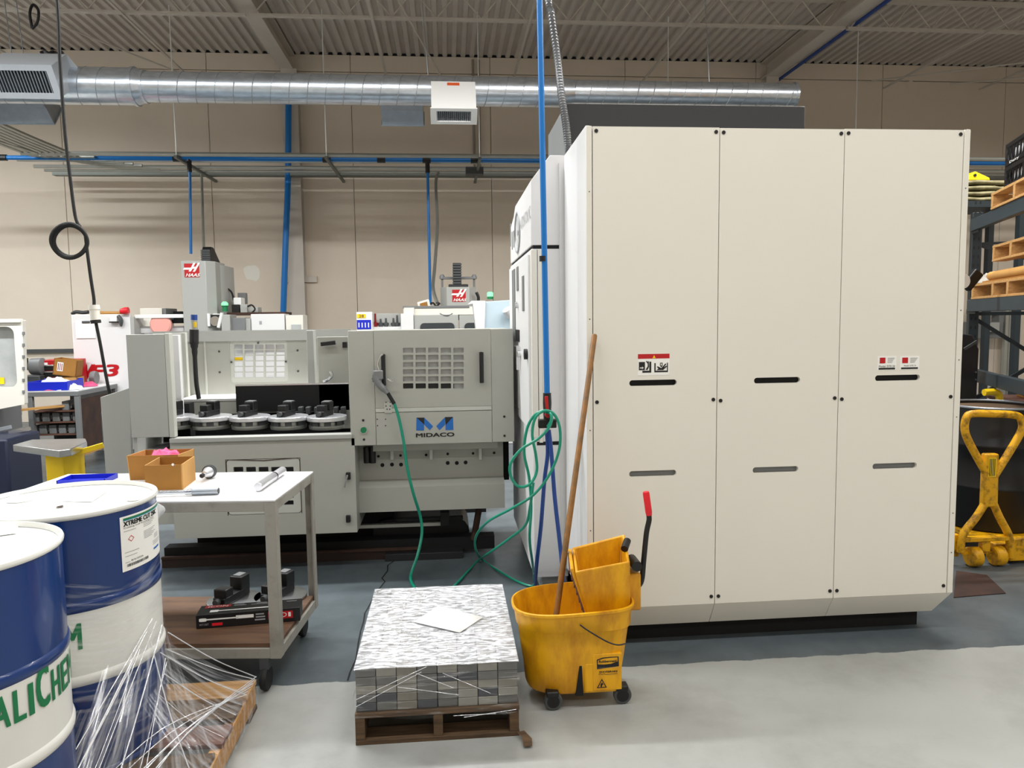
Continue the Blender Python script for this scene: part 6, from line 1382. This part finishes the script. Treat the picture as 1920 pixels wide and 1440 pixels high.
def crate(label, z, ya, yb):
    t = thing('milk_crate', label, 'crate', tuple(rl(.2, (ya+yb)/2, z)), 0, 'black crates on the top rack shelf'); h = .165*1.0; x0, x1 = .02, .36
    for nm_, q_ in (('corner_post', (x0, x0+.03, ya, ya+.03, z, z+h)), ('corner_post', (x0, x0+.03, yb-.03, yb, z, z+h)), ('corner_post', (x1-.03, x1, yb-.03, yb, z, z+h)), ('top_band', (x0, x0+.012, ya, yb, z+h-.03, z+h)), ('bottom_band', (x0, x0+.012, ya, yb, z, z+.035)), ('top_band', (x0, x1, yb-.012, yb, z+h-.03, z+h)), ('side_wall', (x0, x1, yb-.01, yb, z, z+h-.02)), ('near_wall', (x0, x1, ya, ya+.01, z, z+h-.02)), ('rear_wall', (x1-.01, x1, ya, yb, z, z+h-.02)), ('crate_floor', (x0, x1, ya, yb, z, z+.01))): lbox(nm_, 'black', t, *q_, bev=.002)
    n = 6
    for k in range(n):
        for s in (1, -1):
            y = ya+.04+(yb-ya-.08)*k/(n-1); b_ = MB().bar(rl(x0+.006, y-.02*s, z+.035), rl(x0+.006, y+.02*s, z+h-.03), .008, .008); b_.build('lattice_bar', 'black', t)
    lbox('pale_contents', 'cart_top', t, x0+.05, x1-.03, ya+.04, yb-.04, z+.012, z+h*.8)
    a_ = rl(x0-.001, yb-.1, z); c_ = rl(x0-.001, ya+.1, z)
    return t
crate('lower black milk crate on the top rack shelf', zl1+.128, -1.15, -.72); crate('upper black milk crate on the top rack shelf', zl1+.295, -1.15, -.72)
tp_ = lambda u, v, w=0: tuple(rl(.0185, -.78-u, zl1+.295+v)); MB().text('Dairy', tp_, .05, .005, .25, .028).build('crate_lettering', 'label_white', [o for o in bpy.data.objects if o.name.startswith('milk_crate') and 'upper' in o.get('label', '')][0])
# bags behind on the top level
YG = 7.2
random.seed(6)
for k in range(4):
    zb_ = at(1850, 378, YG).z+.055*k; cxb = at(1838, 350, YG).x; o = MB()
    def bf(a, b, cxb=cxb, zb_=zb_, k=k):
        th_ = 2*math.pi*a; ph = math.pi*(b-.5); e = .55
        cx_, sx_ = math.cos(th_), math.sin(th_); cp_, sp2 = math.cos(ph), math.sin(ph)
        return (cxb+.38*math.copysign(abs(cx_)**e, cx_)*abs(cp_)**e, YG+.2+.22*math.copysign(abs(sx_)**e, sx_)*abs(cp_)**e, zb_+.0275+.0285*math.copysign(abs(sp2)**.7, sp2)+.006*math.sin(9*th_+k))
    o.grid(bf, 28, 10, cu=True); ob = o.build('foam_sack', 'bag', angle=80); tag(ob, 'flattened olive sack in the pile behind the machine top, %s' % ('lowest', 'second from below', 'third from below', 'topmost')[k], 'sack', 'sacks piled behind the rack')
zs_ = at(1850, 378, YG).z
t = thing('storage_shelf', 'dark shelf under the olive sacks behind the cream machine', 'shelf', (cxb, YG+.2, 0)); part('shelf_top', 'rack_paint', t, (cxb-.5, cxb+.5, YG-.05, YG+.5, zs_-.06, zs_-.0)); 
for x in (cxb-.48, cxb+.42):
    for y in (YG-.03, YG+.4): part('post', 'rack_paint', t, (x, x+.06, y, y+.06, 0, zs_-.06))
t = thing('yellow_case', 'bright yellow sloping case on top of the olive sacks', 'case', (at(1835, 330, YG).x, YG+.15, zs_+.3))
MB().prism([(at(1816, 335, YG).x, at(1816, 336, YG).z), (at(1818, 331, YG).x, at(1818, 331, YG).z), (at(1836, 319, YG).x, at(1836, 319, YG).z), (at(1862, 330, YG).x, at(1862, 331, YG).z), (at(1864, 336, YG).x, at(1864, 336, YG).z)], 'y', YG+.05, YG+.3).build('case_body', 'yellow_clean', t, bev=.008); disc('case_knob', 'black', t, (at(1834, 327, YG).x, YG+.05, at(1834, 327, YG).z), .014, .012)
# second shelf: pallets, tube roll, plastic
p1 = rpallet('wooden pallet on the middle rack shelf under the cardboard roll', -.02, 1.0, -1.5, -.12, zl2+.001)
p2 = rpallet('upper wooden pallet stacked above the cardboard roll on the rack', .02, 1.0, -1.6, -.5, zl2+.285)
lbox('rolled_cardboard', 'cardboard', None, -.0, .95, -1.5, -.35, zl2+.128, zl2+.14); o = bpy.data.objects['rolled_cardboard']; tag(o, 'flat cardboard sheet under the cardboard roll on the rack', 'cardboard')
o = MB().tube([rl(.06, -1.5, zl2+.18), rl(.06, -.36, zl2+.18)], .036, 16).build('cardboard_roll', 'cardboard_light'); tag(o, 'brown cardboard roll lying between two pallets on the rack', 'roll')
o = MB(); o.box(.3, .9, -1.5, -.4, zl2+.142, zl2+.284); o.v = [tuple(RM @ Vector(v)) for v in o.v]; ob = o.build('packed_carton', 'cardboard'); tag(ob, 'brown carton between the two rack pallets', 'carton')
cc_ = rl(.1, -.24, zl2+.128); cloth('crumpled clear plastic at the end of the rack pallet', (cc_.x, cc_.y, cc_.z), .1, .09, .08, 'cart_paint', 31, 'plastic_wrap')
cc_ = rl(.45, -1.0, zl2+.411); cloth('wrapped plastic bundle on the upper rack pallet', (cc_.x, cc_.y, cc_.z), .22, .2, .3, 'bag', 33, 'wrapped_bundle')
# lower shelf goods seen through the mesh
lbox('red_machine_part', 'red', None, .3, .75, -.95, -.5, zl3+.001, zl3+.14, .03); tag(bpy.data.objects['red_machine_part'], 'red machine part on the lower rack shelf', 'part')
lbox('dark_red_crate', 'red_dark', None, .3, .75, -1.5, -1.0, zl3+.001, zl3+.25, .02); tag(bpy.data.objects['dark_red_crate'], 'dark red crate on the lower rack shelf', 'crate')
# dark conveyor housing and small table behind the drum
YX = 5.45
t = thing('chip_conveyor', 'dark grey sloped conveyor housing beside the cream machine', 'machine', (at(1815, 680, YX).x, YX+.2, 0))
MB().prism([(at(1790, 730, YX).x, 0), (at(1832, 730, YX).x, 0), (at(1833, 715, YX).x, at(1833, 715, YX).z), (at(1836, 655, YX).x, at(1836, 655, YX).z), (at(1824, 628, YX).x, at(1824, 628, YX).z), (at(1790, 624, YX).x, at(1790, 624, YX).z)], 'y', YX, YX+.3).build('housing', 'charcoal', t, bev=.008)
for py in (698, 712): c = at(1829, py, YX); disc('bolt', 'chrome', t, (c.x, YX, c.z), .008, .006)
a = at(1806, 655, YX); c = at(1830, 640, YX); MB().bar(Vector((a.x, YX-.01, a.z)), Vector((c.x, YX-.01, c.z)), .012, .02).build('lip', 'grey_dark', t)
c = at(1817, 527, 5.2); t = thing('pressure_gauge', 'white round gauge on a black bracket at the cream machine edge', 'gauge', (c.x, 5.2, c.z)); MB().lathe([(.055, 0), (.055, .03), (.048, .035)], (c.x-.045, 5.2, c.z), 24, axis='y').build('dial', 'label_white', t); MB().bar((c.x, 5.24, c.z-.05), (c.x+.1, 5.24, c.z+.07), .05, .08).build('bracket', 'black', t, bev=.01); MB().bar((c.x-.1, 5.24, c.z), (2.45, 5.24, c.z), .03, .03).build('arm', 'black', t)
YS = 5.7
t = thing('bench', 'brown topped bench behind the black drum', 'bench', (at(1860, 745, YS).x, YS+.3, 0)); z_ = at(1880, 742, YS).z
lbox('bench_top', 'wood_red', t, .12, 1.0, -.8, -.12, z_-.03, z_, .004)
for x in (.14, .92):
    for y in (-.78, -.2): lbox('leg', 'grey_dark', t, x, x+.05, y, y+.05, 0, z_-.03)
c = rl(.3, -.62, z_); YS = c.y-.15; o = MB().lathe([(.04, 0), (.042, .005), (.042, .08), (.036, .09), (.036, .1)], (c.x, YS+.15, z_), 20).build('white_can', 'label_white'); tag(o, 'small white can on the bench behind the drum', 'can')
o = lbox('wooden_block', 'cardboard', None, .3, .48, -.42, -.26, z_+.001, z_+.1, .004); tag(o, 'small brown box on the bench behind the drum', 'box')
# wall gear far behind the rack
t = thing('wall_cabinet', 'grey electrical cabinet and tray on the wall behind the rack', 'cabinet', tuple(at(1850, 640, 12.7)))
bx('cabinet', 'grey_mid', t, 1826, 604, 1880, 634, 12.6, .35); bx('tray', 'grey_mid', t, 1826, 580, 1880, 588, 12.6, .2); bx('tray_drop', 'grey_mid', t, 1874, 588, 1882, 604, 12.6, .2); bx('panel', 'machine_grey', t, 1852, 605, 1874, 622, 12.5, .1)
for px in (1889, 1897): MB().tube([at(px, 545, 12.8), (at(px, 545, 12.8).x, 12.8, .0)], .06, 8).build('riser_pipe', 'conduit', t)
